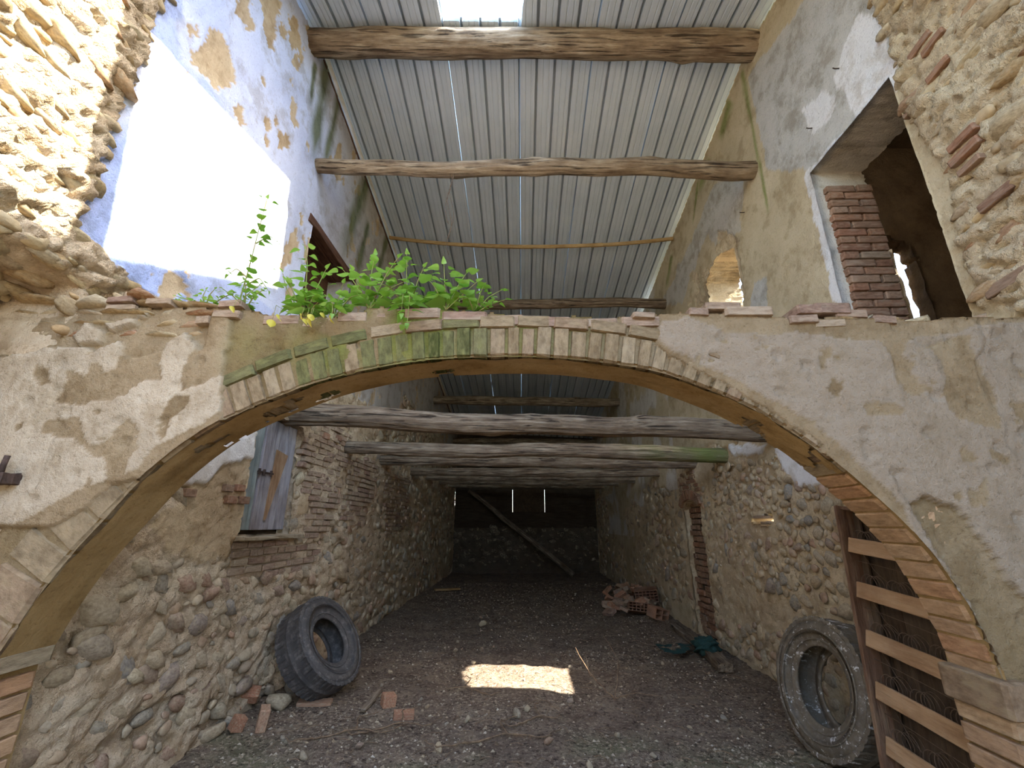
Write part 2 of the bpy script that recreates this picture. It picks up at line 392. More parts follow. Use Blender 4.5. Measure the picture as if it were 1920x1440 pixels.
def board(name, parent, c, s, mat, bev=.004, seed=0, wob=0.0):
    """a sawn board with softened, slightly uneven edges"""
    bm = bmesh.new(); bmesh.ops.create_cube(bm, size=1.0)
    for v in bm.verts: v.co = Vector((v.co.x*s[0], v.co.y*s[1], v.co.z*s[2]))
    ax = max(range(3), key=lambda i: s[i]); 
    eds = [e for e in bm.edges if abs((e.verts[0].co-e.verts[1].co)[ax]) > s[ax]*.9]
    bmesh.ops.subdivide_edges(bm, edges=eds, cuts=6)
    rs = random.Random(seed)
    if wob:
        for v in bm.verts:
            v.co += Vector([(rs.random()-.5)*wob*(0.2 if i == ax else 1) for i in range(3)])
    bmesh.ops.bevel(bm, geom=[e for e in bm.edges if e.calc_face_angle(0) > .6], offset=bev, segments=1, affect='EDGES')
    me = bpy.data.meshes.new(name); bm.to_mesh(me); bm.free(); me.materials.append(mat)
    o = link(name, me, parent); o.location = c; return o
def log(name, p0, p1, r0, r1, seed, mat, label, cat='beam', group=None, wob=.03, sag=.0, square=0.0, knots=3, parent=None):
    """a hewn tree trunk: built along its own X axis, then laid from p0 to p1"""
    p0, p1 = Vector(p0), Vector(p1); L = (p1-p0).length; n, m = 90, 44; s = np.linspace(0, 1, n)
    th = np.arange(m)*2*math.pi/m; S, T = np.meshgrid(s, th, indexing='ij')
    cy = (fbm(s*3.1, s*0+seed, 3, seed)-.5)*2*wob; cz = (fbm(s*2.7, s*0+seed+9, 3, seed+4)-.5)*2*wob - sag*4*s*(1-s)
    env = np.minimum(1, np.minimum(s, 1-s)*12); cy *= env; cz *= env
    r = r0+(r1-r0)*S; r = r*(1+.16*(fbm(S*L*1.6, np.cos(T)*.8+5, 3, seed+2)-.5)*2)
    u_, w_ = np.cos(T)*1.7, np.sin(T)*1.7
    r = r*(1+.10*(fbm(S*L*.9+u_*3, w_*3+seed, 4, seed+3)-.5)*2)
    g = vnoise(S*L*.7+seed, T*4.2+np.sin(S*5)*.6, seed+6); r = r*(1-.13*np.clip((.24-g)/.1, 0, 1)); g = vnoise(S*L*1.1+seed*3, T*8.3+np.sin(S*7)*.5, seed+8); r = r*(1-.06*np.clip((.3-g)/.12, 0, 1))
    if square: r = r*(1-square*(.5-.5*np.cos(4*T))*.0+square*(np.abs(np.cos(T))**6+np.abs(np.sin(T))**6-1)*-.0)
    rs = np.random.RandomState(seed)
    for _ in range(knots):
        ks, kt = .08+.84*rs.rand(), rs.rand()*6.28; dd = ((S-ks)*L/.10)**2+((np.angle(np.exp(1j*(T-kt))))/.45)**2; r = r*(1+.22*np.exp(-dd))
    V = np.stack([S*L, cy[:, None]+r*np.cos(T), cz[:, None]+r*np.sin(T)], -1).reshape(-1, 3)
    i, j = np.meshgrid(np.arange(n-1), np.arange(m), indexing='ij'); a = i*m+j; b = i*m+(j+1) % m
    F = np.concatenate([np.stack([a, b, b+m], -1).reshape(-1, 3), np.stack([a, b+m, a+m], -1).reshape(-1, 3)])
    caps = np.array([(0, k+1, k) for k in range(1, m-1)]+[((n-1)*m, (n-1)*m+k, (n-1)*m+k+1) for k in range(1, m-1)])
    o = link(name, mesh_np(name, V, np.concatenate([F, caps]), True, None, mat), parent)
    d = (p1-p0).normalized(); ay = Vector((0,0,1)).cross(d).normalized(); az = d.cross(ay)
    o.matrix_world = axes_matrix(p0, d, ay, az)
    return props(o, label, cat, group)
def spaced(a, b, f):
    out = [a]
    while out[-1] < b: out.append(out[-1]+f(out[-1]))
    out[-1] = b; return np.array(out)
def snap(arr, vals):
    arr = arr.copy()
    for v in vals: arr[np.argmin(np.abs(arr-v))] = v
    return arr

# =================================================================== FLOOR
ys = spaced(-9, YEND+.3, lambda y: .35 if y < 2 else max(.03, .0075*y)); xs = np.arange(-6, 7.01, .035)
xs = np.concatenate([np.arange(-9, -2.7, .4), np.arange(-2.7, 2.9, .035), np.arange(2.95, 9, .4)])
U, V_ = np.meshgrid(xs, ys)
fz = (fbm(U*1.3, V_*1.3, 3, 1)-.5)*.06+(fbm(U*7, V_*7, 4, 2)-.5)*.035+.05*np.clip((np.abs(U-.1)-2.0)/.5, 0, 1)*fbm(U*4, V_*4, 3, 8)
fz = fz-.012
litter = np.clip((fbm(U*1.1, V_*1.1, 4, 21)-.47)*6, 0, 1); green = np.clip((fbm(U*1.7, V_*2.5, 3, 31)-.45)*5, 0, 1)*np.clip((4.25-V_)*3, 0, 1)*np.clip((V_-3.2)*3, 0, 1)
t = NT('dirt_floor'); v = t.coords(rnd=False)
col = t.ramp(t.noise(v, 3, 6, .7), [(.3, C('#5c4d40')), (.5, C('#736353')), (.7, C('#8c7b66'))])
col = t.mix(t.math('MULTIPLY', t.attr('green'), .4), col, C('#6e7450'))
pale = t.math('MULTIPLY', t.ramp(t.noise(v, 34, 4, .75), [(.53, (0,0,0,1)), (.60, (1,1,1,1))]), t.ramp(t.noise(v, 1.4, 5, .7), [(.38, (.25,.25,.25,1)), (.62, (1,1,1,1))]))
col = t.mix(pale, col, C('#a89880'))
dk = t.ramp(t.noise(v, 22, 5, .8), [(.38, (.8,.8,.8,1)), (.47, (0,0,0,1))]); col = t.mix(dk, col, C('#2b221b'))
h1 = t.noise(v, 60, 4, .8); h2 = t.noise(v, 18, 4, .7)
M['dirt'] = t.done(col, .97, t.bump(h2, .9, .03, t.bump(h1, .9, .012)), spec=.1)
floor = surface('floor', np.stack([U, V_, fz], -1), np.zeros((len(ys)-1, len(xs)-1), int), M['dirt'], {'green': green}); floor['kind'] = 'structure'
def floor_z(x, y):
    x = np.array([x]); y = np.array([y])
    return float(((fbm(x*1.3, y*1.3, 3, 1)-.5)*.06+(fbm(x*7, y*7, 4, 2)-.5)*.035+.05*np.clip((np.abs(x-.1)-2.0)/.5, 0, 1)*fbm(x*4, y*4, 3, 8)-.012)[0])

# =================================================================== LEFT WALL
FL = Frame((XL,0,0), (0,1,0), (0,0,1), (1,0,0)); FR = Frame((XR,0,0), (0,1,0), (0,0,1), (-1,0,0)); FA = Frame((0,YA,0), (1,0,0), (0,0,1), (0,-1,0))
SH = (3.86, 4.70, 1.46, 2.56)                    # shutter opening (Y0,Y1,Z0,Z1)
UO = (4.22, 5.42, 3.40, 4.82)                    # boarded upper opening
us = spaced(YOPEN, YEND+.1, lambda y: .10 if y < .9 else (.02 if y < 1.9 else max(.02, .0052*y))); us = snap(us, (SH[0], SH[1], UO[0], UO[1]))
vs = snap(np.arange(-.1, 7.4, .021), (SH[2], SH[3], UO[2], UO[3]))
U, V_ = np.meshgrid(us, vs)
pl = {}
up_plaster = polyL((300,0),(255,110),(225,190),(180,300),(150,400),(140,440),(185,460),(205,490),(240,515),(262,545),(330,565),(600,700),(760,720),(838,705),(700,300),(560,-200),(320,-60))
up = mask(up_plaster, U, V_, .035, 8, 3) | ((V_ > 3.3) & (U > 4.2) & (U < 8.5) & (V_ > 3.2+.25*(fbm(U*3, V_*3, 3, 5)-.5)))
up |= (U > 8.5) & (V_ > 4.0+.8*(fbm(U*1.5, V_*2, 3, 44)-.5))
barepatch = np.zeros_like(up)
for q, sd in ((((372,85),(400,52),(430,80),(440,150),(425,175),(398,160),(365,115)),1), (((437,-5),(470,-5),(468,40),(450,42)),2), (((490,-5),(525,-5),(520,70),(505,95),(492,60)),3),
              (((540,30),(560,45),(565,95),(545,80)),4), (((432,195),(455,205),(464,230),(446,232)),5), (((520,250),(545,255),(540,285),(525,280)),6), (((335,128),(350,120),(352,160),(340,155)),7),
              (((300,500),(345,515),(360,565),(290,560)),8), (((545,190),(560,200),(556,240),(545,230)),9), (((350,40),(368,48),(360,70),(350,62)),10)):
    barepatch |= mask(polyL(*q), U, V_, .09, 11, 30+sd)
spots = (fbm(U*5, V_*3.2, 4, 77) > .70) & (U > 2.3)
upc = up & ~barepatch & ~spots
bl = np.clip((fbm(U*1.1+.4, V_*1.0, 3, 12)-.42)*9, 0, 1)*np.clip((4.6-U)*1.5, 0, 1)*np.clip(.45+(4.15-V_)*.4+(3.2-U)*.5, 0, 1)
bl = np.maximum(bl, inside(polyL((265,-20),(340,-20),(345,95),(400,170),(430,220),(280,100)), U, V_)*.85*np.clip((fbm(U*4, V_*4, 3, 91)-.3)*5, 0, 1))
bl = np.maximum(bl, (V_ < 3.5)*(U < 4.2)*.6)
greyup = np.clip((U-4.0)*.55, 0, 1)*.9
whp = mask(polyL((338,905),(345,880),(400,840),(478,795),(468,862),(452,858),(440,868),(412,872),(385,902),(360,905)), U, V_, .03, 12, 51)
tanp = mask(polyL((345,890),(400,845),(480,795),(452,1008),(430,1040),(380,1052),(330,1040),(285,1012),(270,985),(320,950),(345,935)), U, V_, .05, 8, 52)
tanp |= mask(polyL((560,930),(580,925),(575,960),(555,968)), U, V_, .02, 9, 53)
# relief
f1, f2, cid = worley(U*5.2+.5*fbm(U*3, V_*3, 2, 6), V_*7.2, 8)
rub = np.clip((f2-f1)*4, 0, 1)*(.004+.022*cid)+(fbm(U*24, V_*24, 3, 63)-.5)*.034
h = (fbm(U*.7, V_*.7, 3, 9)-.5)*.08+(fbm(U*9, V_*9, 4, 10)-.5)*.050
coated = upc | (up & (barepatch | spots)) | tanp | whp
h = h*np.where(coated, .35, 1)+np.where(coated, 0, rub-.015)
h = h+np.where(upc, .008, 0)+np.where(tanp, .012, 0)+np.where(whp, .020, 0)
pick = (worley(U*22, V_*26, 61)[0] < .25) & tanp & ~whp; h = h-pick*.012
cave = (fbm(U*2.3, V_*2.8, 3, 66) > .70) & ~coated & (V_ < 2.9); h = h-cave*.05
brickzone = mask(polyL((430,1015),(600,1012),(592,1062),(470,1085),(425,1088)), U, V_, .03, 9, 70)
h = np.where(brickzone, h*.2-.02, h)
torn = (U < 2.3) & (V_ > 2.6) & ~up; w1, w2, wc = worley(U*4+.6*fbm(U*5, V_*5, 2, 3), V_*10+.8*fbm(U*4, V_*4, 2, 5), 91)
h = h+np.where(torn, .0+.07*fbm(U*4, V_*7, 4, 19)+np.clip((w2-w1)*5, 0, 1)*.045*wc+(fbm(U*22, V_*30, 3, 65)-.5)*.045, 0)
q_ = np.clip((2.84-V_)/.22, 0, 1); h = np.where(U < 2.075, h-.56*q_*q_*(3-2*q_), h)
moss = np.zeros_like(h)
for a, b, w in (((615,110),(585,300),.16), ((640,150),(605,330),.10), ((700,300),(640,480),.20), ((690,420),(665,520),.14), ((730,430),(700,540),.12), ((590,120),(580,200),.07)):
    p = polyL(a, b); moss = np.maximum(moss, streak(p[0], p[1], w, U, V_, 3))
moss = np.clip(moss*1.3*(.4+fbm(U*7, V_*3, 3, 14)), 0, .9)
hole = np.zeros((len(vs)-1, len(us)-1), int); uc = (U[:-1,:-1]+U[1:,1:])/2; vc = (V_[:-1,:-1]+V_[1:,1:])/2
hole[(uc > SH[0]) & (uc < SH[1]) & (vc > SH[2]) & (vc < SH[3])] = 1
hole[(uc > UO[0]) & (uc < UO[1]) & (vc > UO[2]) & (vc < UO[3]+.0)] = 2
ztop = np.array([zroof(XL, y)+(.0 if y < 9 else .055) for y in uc[0]])
hole[vc > ztop[None, :]-.02*vnoise(uc*4, uc*0, 3)] = 3
P = np.stack([XL+h, U, V_], -1)
wall_left = surface('wall_left', P, hole, M['left'], dict(tan=tanp*1.0+(up & ~upc)*.5, white=whp*1.0, pale=upc*(1-greyup*.6), blue=upc*bl*(1-whp), grey=upc*greyup*.8, moss=moss, rough=np.where(coated, .06, .85)),
                    {1: (-.30, .0, .0), 2: (-.34, 0, 0), 3: (-.42, 0, 0)}, parent=None, flip=False); wall_left['kind'] = 'structure'
def rough_left(u, v):
    return True
_upm = upc | tanp | whp | brickzone | (U < SH[1]+.06) & (U > SH[0]-.05) & (V_ > SH[2]-.05) & (V_ < SH[3]+.05) | (up & (barepatch | spots))
def lookup(m):
    def f(u, v):
        i = np.searchsorted(vs, v); j = np.searchsorted(us, u)
        return m[min(max(i,0), m.shape[0]-1), min(max(j,0), m.shape[1]-1)]
    return f
LU = lookup(_upm)
brickL = [polyL((566,808),(652,795),(655,845),(640,880),(632,940),(618,1000),(562,1010)), polyL((648,855),(705,862),(702,930),(672,985),(640,985)), polyL((720,885),(768,895),(765,985),(722,1010)), polyL((600,770),(650,775),(650,800),(580,800))]
def in_any(ps, u, v): return any(bool(inside(p, np.array([u]), np.array([v]))[0]) for p in ps)
under = polyL((430,1020),(600,1014),(592,1062),(470,1083),(427,1084))
items = scatter(FL, (2.35, 9.5, .05, 3.1), lambda u, v: not LU(u, v) and not in_any(brickL+[under], u, v), lambda u, v: .135+.010*max(0, u-4), 9000, (.45,.85), .5, .16, 3, .10, .98)
items += scatter(FL, (9.5, 15.9, .05, 3.6), lambda u, v: True, lambda u, v: .22, 1500, (.5,.85), .4, .15, 4, .2, .85)
items += scatter(FL, (6.2, 12, 3.1, 4.6), lambda u, v: not LU(u, v), lambda u, v: .2, 1200, (.5,.8), .4, .15, 14, .2, .85)
for u, v, a_, b_ in ((185,1145,.34,.22),(180,1215,.26,.17),(262,1065,.22,.15),(300,1065,.24,.12),(330,1165,.13,.14),(395,1110,.2,.13),(248,1270,.16,.11),(290,1238,.16,.14),(430,1140,.12,.15),(405,1095,.12,.1),(235,1110,.18,.12),(455,1230,.16,.11)):
    items.append((at_x(u, v, XL-.012), np.array([0,a_*.95,.03]), np.array([0,-.02,b_]), np.array([.11,0,0])))
pieces(items, wall_left, 'stone', 's', M['stone'], M['stone_s'], 200)
items = scatter(FL, (.9, 2.05, 2.80, 5.6), lambda u, v: not LU(u, v), lambda u, v: .13, 7000, (.26,.6), .9, .07, 5, .42, .74)
FS = Frame((XL-.52,0,2.60), (0,1,0), (.90,0,.43), (.43,0,-.90)); items += scatter(FS, (.9, 2.04, .0, .62), lambda u, v: True, lambda u, v: .13, 2500, (.35,.7), .7, .1, 9, .40, .76)
items += scatter(FL, (2.05, 3.1, 2.5, 3.2), lambda u, v: not LU(u, v), lambda u, v: .13, 1500, (.3,.6), .5, .07, 6, .3, .78)
pieces(items, wall_left, 'stone', 's', M['rubble'], M['rubble_s'], 100)
bi = brickwork(FL, (3.7, 5.7, 1.08, 1.42), lambda u, v: in_any([under], u, v), .23, .055, .014, .1, .0, 7)
for p in brickL:
    a = np.array(p); bi += brickwork(FL, (a[:,0].min(), a[:,0].max(), a[:,1].min(), a[:,1].max()), (lambda q: lambda u, v: in_any([q], u, v) and not LU(u, v))(p), .22, .055, .012, .1, .022, 8, .012, .12)
pieces(bi, wall_left, 'brick', 'b', M['brick'], None, 280)
rb = [(at_x(u, v, XL+.012), np.array([0,.11,0])*s, np.array([0,0,.055])*s, np.array([.06,0,0])) for u, v, s in ((425,915,1),(447,915,1),(430,937,1.1),(455,938,1.1),(610,818,1.3),(634,822,1.2),(352,924,1))]
pieces(rb, wall_left, 'brick', 'b', M['brick_red'])

# =================================================================== RIGHT WALL
DO = (2.36, 3.25, 2.44, 4.54)                    # opening to the side room
WI = (4.70, 5.52, 2.76, 4.92)                    # small arched window
NI = (6.75, 7.45, .02, 1.90)                     # bricked-up doorway
us = spaced(YOPEN, YEND+.1, lambda y: .10 if y < .9 else (.02 if y < 1.9 else max(.02, .0052*y))); us = snap(us, DO[:2]+WI[:2]+NI[:2])
vs = snap(np.arange(-.1, 7.0, .021), DO[2:]+WI[2:]+NI[2:])
U, V_ = np.meshgrid(us, vs)
rub_poly = polyR((1625,-60),(1640,0),(1668,70),(1690,120),(1700,170),(1735,250),(1790,340),(1800,420),(1850,580),(2600,640),(2600,-600))
rubz = mask(rub_poly, U, V_, .03, 7, 3)
lowline = 2.55+.35*(fbm(U*1.3, V_*.6, 3, 17)-.5)
up = ~rubz & (V_ > lowline)
farp = (U > 7.6) & (fbm(U*.9, V_*1.1, 3, 23)+.10*(V_-1.2) > .52)
bl_ = mask(polyR((1345,430),(1385,440),(1395,560),(1370,585),(1290,585),(1300,520),(1345,485)), U, V_, .05, 7, 24) & ~(fbm(U*6, V_*6, 2, 2) > .62)
wlow = mask(polyR((1452,838),(1480,835),(1535,878),(1545,905),(1500,915),(1470,885)), U, V_, .03, 11, 25)
wlow |= mask(polyR((1365,835),(1440,832),(1430,850),(1370,855)), U, V_, .04, 11, 26)
grey = mask(polyR((1405,140),(1470,60),(1520,-20),(1640,-20),(1695,155),(1545,330),(1500,322),(1440,318),(1418,230)), U, V_, .06, 6, 27)*1.0
grey = np.maximum(grey, mask(polyR((1415,530),(1440,520),(1440,595),(1405,595)), U, V_, .03, 8, 28)*1.0)
grey = np.maximum(grey, mask(polyR((1345,340),(1395,330),(1390,430),(1350,470),(1330,430),(1280,570),(1240,570)), U, V_, .10, 5, 29)*.75)
white = mask(polyR((1512,330),(1545,290),(1600,225),(1585,180),(1565,150),(1590,60),(1620,20),(1650,40),(1695,150),(1542,330),(1616,596),(1572,596),(1552,500),(1528,410)), U, V_, .05, 7, 33)*1.0
white = np.maximum(white, mask(polyR((1505,200),(1540,170),(1570,185),(1555,230),(1530,245)), U, V_, .07, 9, 34)*.9)
white = np.maximum(white, wlow*1.0); white = np.maximum(white, farp*np.clip((fbm(U*2, V_*2, 3, 39)-.45)*6, 0, .6)*(V_ > 1.3))
upc = (up & ~bl_) | wlow | farp
f1, f2, cid = worley(U*6+.4*fbm(U*3, V_*3, 2, 6), V_*6.5, 18)
smooth = np.clip((fbm(U*1.5, V_*1.3, 3, 45)-.40)*6, 0, 1)
rub = np.clip((f2-f1)*4, 0, 1)*(.004+.020*cid)*(1-.6*smooth)+(fbm(U*24, V_*24, 3, 64)-.5)*.026
h = (fbm(U*.7, V_*.7, 3, 29)-.5)*.07+(fbm(U*9, V_*9, 4, 30)-.5)*.040
h = h*np.where(upc, .3, 1)+np.where(upc, .009, rub-.012)
w1, w2, wc = worley(U*4+.6*fbm(U*5, V_*5, 2, 3), V_*10+.8*fbm(U*4, V_*4, 2, 5), 92)
h = np.where(rubz, .0+.05*fbm(U*3, V_*5, 4, 41)+np.clip((w2-w1)*6, 0, 1)*.055*(.35+.65*wc)-.02+(fbm(U*22, V_*28, 3, 42)-.5)*.045, h)
crack = np.abs(fbm(U*1.6, V_*1.2, 4, 55)-.5) < .0045; h = h-np.where(crack & upc & (U < 7), .006, 0)
moss = np.zeros_like(h)
for a, b, w in (((1392,135),(1410,230),.06), ((1405,200),(1428,330),.035), ((1425,300),(1442,400),.03), ((1370,190),(1350,260),.16), ((1330,300),(1310,360),.12), ((1310,340),(1300,420),.05), ((1450,0),(1430,40),.08), ((1260,480),(1250,540),.10)):
    p = polyR(a, b); moss = np.maximum(moss, streak(p[0], p[1], w, U, V_, 5))
moss = np.clip(moss*1.2*(.45+fbm(U*7, V_*3, 3, 24)), 0, .85)
hole = np.zeros((len(vs)-1, len(us)-1), int); uc = (U[:-1,:-1]+U[1:,1:])/2; vc = (V_[:-1,:-1]+V_[1:,1:])/2
hole[(uc > DO[0]) & (uc < DO[1]) & (vc > DO[2]) & (vc < DO[3])] = 1
wy = (WI[0]+WI[1])/2; arched = vc < WI[3]-.55*((uc-wy)/(.5*(WI[1]-WI[0])))**2*.3+.05*(fbm(uc*6, vc*6, 2, 9)-.5)
hole[(uc > WI[0]) & (uc < WI[1]) & (vc > WI[2]) & arched] = 2
hole[(uc > NI[0]) & (uc < NI[1]) & (vc > NI[2]) & (vc < NI[3]-.12*((uc-7.1)/.35)**2)] = 3
sh = mask(polyR((1408,972),(1420,966),(1446,962),(1448,976),(1440,988),(1412,982)), uc, vc, .02, 10, 5); hole[sh] = 4
ztop = np.array([zroof(XR, y)+(.0 if y < 9 else .055) for y in uc[0]])
hole[vc > ztop[None, :]-.025*vnoise(uc*4, uc*0, 3)] = 5
wall_right = surface('wall_right', np.stack([XR-h, U, V_], -1), hole, M['right'], dict(tan=upc*1.0, grey=grey*upc, white=white*upc, moss=moss, rough=np.where(upc, .06, np.where(rubz, .9, .7))),
     {1: (.46, 0, 0), 2: (.46, 0, .0), 3: (.14, 0, 0), 4: (.25, 0, 0), 5: (.46, 0, 0)}, flip=True,
     rev={1: dict(tan=1., grey=.4, white=.3), 2: dict(tan=.4, grey=0, white=0, moss=0)}); wall_right['kind'] = 'structure'
RU = lookup(upc | rubz | ((U > NI[0]-.05) & (U < NI[1]+.05) & (V_ < NI[3]+.1)) | (inside(polyR((1395,955),(1455,950),(1460,1000),(1395,1000)), U, V_)))
SM = lookup(smooth)
cob = polyR((1335,880),(1480,850),(1620,930),(1600,1100),(1480,1120),(1390,1090),(1340,1010))
items = scatter(FR, (2.4, 7.6, .05, 2.75), lambda u, v: not RU(u, v) and (in_any([cob], u, v) or (SM(u, v) < .5)), lambda u, v: .10 if v > 1.0 else .12, 12000, (.6,.95), .55, .3, 13, .20, .92)
items += scatter(FR, (7.6, 15.9, .05, 2.4), lambda u, v: not RU(u, v), lambda u, v: .2, 2200, (.5,.85), .4, .2, 14, .2, .85)
pieces(items, wall_right, 'stone', 's', M['stone'], M['stone_s'], 210)
RZ = lookup(rubz)
items = scatter(FR, (.9, 2.45, 2.40, 6.2), lambda u, v: RZ(u, v) and not (DO[0] < u and v < DO[3]), lambda u, v: .15, 9000, (.26,.6), .8, .07, 15, .42, .76)
pieces(items, wall_right, 'stone', 's', M['rubble'], M['rubble_s'], 90)
bi = [(at_x(u, v, XR-.005), np.array([0,-.17,.02])*s, np.array([0,.005,.048])*s, np.array([-.10,0,0])) for u, v, s in ((1735,85,1),(1760,80,.9),(1770,130,.9),(1815,260,1),(1820,285,1.1),(1880,370,1.1),(1900,530,1.3),(1830,310,.8),(1720,205,.7))]
pieces(bi, wall_right, 'brick', 'b', M['brick_red'])
# bricked-up doorway: recessed fill and brick arch over it
nb = surface('door_fill', np.stack([np.full((3,3), XR+.10), *np.meshgrid(np.linspace(NI[0]-.05, NI[1]+.05, 3), np.linspace(0, 1.95, 3))], -1), np.zeros((2,2), int), M['back'], flip=True, parent=wall_right)
FN = Frame((XR+.10,0,0), (0,1,0), (0,0,1), (-1,0,0))
pieces(brickwork(FN, (NI[0], NI[1], .05, 1.85), lambda u, v: fbm(np.array([u*2.]), np.array([v*2.]), 2, 8)[0] > .36, .2, .07, .014, .08, .03, 17, .02, .1), nb, 'brick', 'b', M['brick_red'], None, 90)
va = []
for k in range(13):
    a = math.pi*(k+.5)/13; va.append(((XR-.005, 7.1+.38*math.cos(a)*1.02, 1.80+.16*math.sin(a)+.03), np.array([-.09,0,0]), np.array([0, .10*math.cos(a), .12*math.sin(a)+.02]), np.array([0,-.052*math.sin(a)-.02, .05*math.cos(a)])))
va += brickwork(FR, (6.7, 7.45, 2.02, 2.32), lambda u, v: True, .2, .055, .012, .09, .018, 19, .01, .1)
pieces(va, wall_right, 'brick', 'b', M['brick_red'])
pieces([((XR+.03, 5.06, 1.63), np.array([0,.22,.01]), np.array([.16,0,0]), np.array([0,0,.03])), ((XR+.05, 5.0, 1.57), np.array([0,.18,-.01]), np.array([.14,0,0]), np.array([0,0,.028]))], wall_right, 'brick', 'b', M['brick'])
# brick jamb of the opening to the side room
FJ = Frame((XR+.02, DO[1]-.005, 0), (1,0,0), (0,0,1), (0,-1,0))
jb = []; z = 2.45; row = 0
while z < 4.36:
    u0 = .03+.015*RS.rand()
    for L in ((.25, .135) if row % 2 else (.135, .25)):
        jb.append((FJ.p(u0+L/2, z+.031, -.05+.035+.012*RS.rand()), FJ.eu*(L-.008), FJ.ev*(.060+.006*RS.rand()), FJ.en*.1)); u0 += L+.008
    z += .074; row += 1
pieces(jb, wall_right, 'brick', 'b', M['brick_red'], None, 120)

# =================================================================== ARCH WALL
AP = np.array([(-2.23,.98),(-2.18,1.10),(-2.11,1.26),(-2.02,1.42),(-1.88,1.61),(-1.78,1.75),(-1.65,1.88),(-1.48,2.02),(-1.19,2.16),(-.99,2.235),(-.73,2.30),(-.47,2.34),(-.2,2.355),(.06,2.355),
               (.32,2.335),(.66,2.28),(.93,2.17),(1.11,2.08),(1.29,1.95),(1.39,1.86),(1.56,1.68),(1.67,1.55),(1.76,1.41),(1.84,1.22),(1.885,1.05),(1.90,.96)])
_s = np.concatenate([[0], np.cumsum(np.hypot(*np.diff(AP, axis=0).T))]); ss = np.linspace(0, _s[-1], 400)
ac = np.stack([np.interp(ss, _s, AP[:,0]), np.interp(ss, _s, AP[:,1])], -1)
for _ in range(60): ac[1:-1] = (ac[:-2]+2*ac[1:-1]+ac[2:])/4
at_ = np.gradient(ac, axis=0); at_ /= np.linalg.norm(at_, axis=1)[:, None]; an = np.stack([-at_[:,1], at_[:,0]], -1)
opening = [tuple(p) for p in ac]+[(1.90,.8),(1.90,-.2),(-2.25,-.2),(-2.25,.8)]
us = np.arange(XL-.60, XR+.03, .0115); vs = np.arange(-.05, 2.80, .0115); U, V_ = np.meshgrid(us, vs)
tx = np.array([-2.5,-2.3,-1.9,-1.5,-1.3,-1.1,-.95,-.8,-.4,-.2,.1,.5,.75,1.1,1.45,1.9,2.3,2.7]); tz = np.array([2.66,2.66,2.65,2.63,2.60,2.58,2.58,2.63,2.62,2.59,2.57,2.56,2.57,2.56,2.54,2.53,2.53,2.53])
topz = np.interp(U, tx, tz)+(fbm(U*7, U*0, 4, 4)-.5)*.05
k3 = 1/3.0
cl = [(0,450),(210,410),(380,380),(490,385),(480,440),(560,400),(660,365),(680,440),(640,520),(560,540),(520,600),(500,560),(370,530),(380,590),(330,660),(320,700),(430,720),(530,690),(620,700),(720,660),(810,590),(930,580),(900,470),(930,380),(1040,310),(1110,370),(1040,500),(1010,650),(1170,570),(1250,550),(1245,740),(1150,830),(1040,880),(980,920),(870,960),(780,1080),(700,1110),(760,1000),(800,960),(790,880),(720,800),(640,900),(520,950),(470,880),(440,800),(260,790),(220,880),(430,910),(520,980),(600,1020),(600,1140),(420,1200),(200,1340),(60,1400),(-60,1400),(-60,450)]
lp = lambda pts: polyA(*[(x*k3, 520+y*k3) for x, y in pts])
coat = mask(lp(cl), U, V_, .022, 14, 3) | mask(lp([(410,340),(480,260),(560,290),(550,350),(430,380)]), U, V_, .02, 12, 4) | mask(lp([(580,260),(830,200),(760,260),(610,300)]), U, V_, .015, 12, 5)
coat &= ~mask(lp([(925,790),(960,690),(1010,650),(1080,670),(1060,740),(970,810)]), U, V_, .02, 12, 6) & ~mask(lp([(190,560),(200,500),(270,520),(270,590),(210,620)]), U, V_, .02, 12, 7)
rp = lambda pts: polyA(*[(1200+x*.375, 560+y*.375) for x, y in pts])
rosy = mask(rp([(90,190),(110,110),(240,90),(340,120),(420,160),(560,170),(640,190),(780,160),(860,180),(1000,190),(1100,200),(1260,200),(1430,185),(1600,160),(1700,130),(2100,100),(2100,2600),(1560,1400),(1400,1230),(1300,1020),(1150,880),(960,700),(860,640),(760,560),(640,490),(540,440),(420,370),(330,340),(250,290),(150,250)]), U, V_, .02, 12, 8)
for q, sd in (([(1430,230),(1600,190),(1640,170),(1690,300),(1780,450),(1790,560),(1800,650),(1580,590),(1510,480),(1540,380),(1500,290)],1), ([(1120,545),(1180,510),(1260,520),(1325,550),(1310,580),(1140,585)],2),
              ([(900,250),(960,230),(960,290),(925,300)],3), ([(890,300),(920,280),(930,360),(900,350)],4), ([(970,285),(1000,285),(995,325)],5), ([(395,200),(440,205),(430,230),(400,225)],6), ([(560,180),(600,210),(570,205)],7), ([(610,230),(650,240),(630,260)],8),
              ([(1730,745),(1790,770),(1850,800),(1830,830),(1740,790)],9), ([(1690,930),(1730,900),(1740,1010),(1710,1010)],10), ([(1890,360),(1950,360),(1950,400),(1900,390)],11)):
    rosy &= ~mask(rp(q), U, V_, .018, 13, 40+sd)
rosy &= ~((fbm(U*6, V_*6, 4, 83) > .715))
coat &= ~((fbm(U*7, V_*7, 4, 84) > .72))
bareA = mask(polyA((416,800),(418,690),(425,640),(440,560),(900,540),(1240,560),(1238,600),(1236,650),(1300,690),(1345,712),(1440,765),(1545,838),(1560,870),(1300,900),(600,900)), U, V_, .012, 14, 9)
bareA |= mask(polyA((-80,985),(100,985),(160,955),(215,905),(260,900),(100,1200),(-80,1400)), U, V_, .02, 12, 10)
bareA |= mask(polyA((1705,950),(1740,932),(1790,950),(1850,1020),(1900,1100),(1990,1180),(1990,1500),(1850,1500),(1880,1250),(1800,1100)), U, V_, .015, 12, 11)
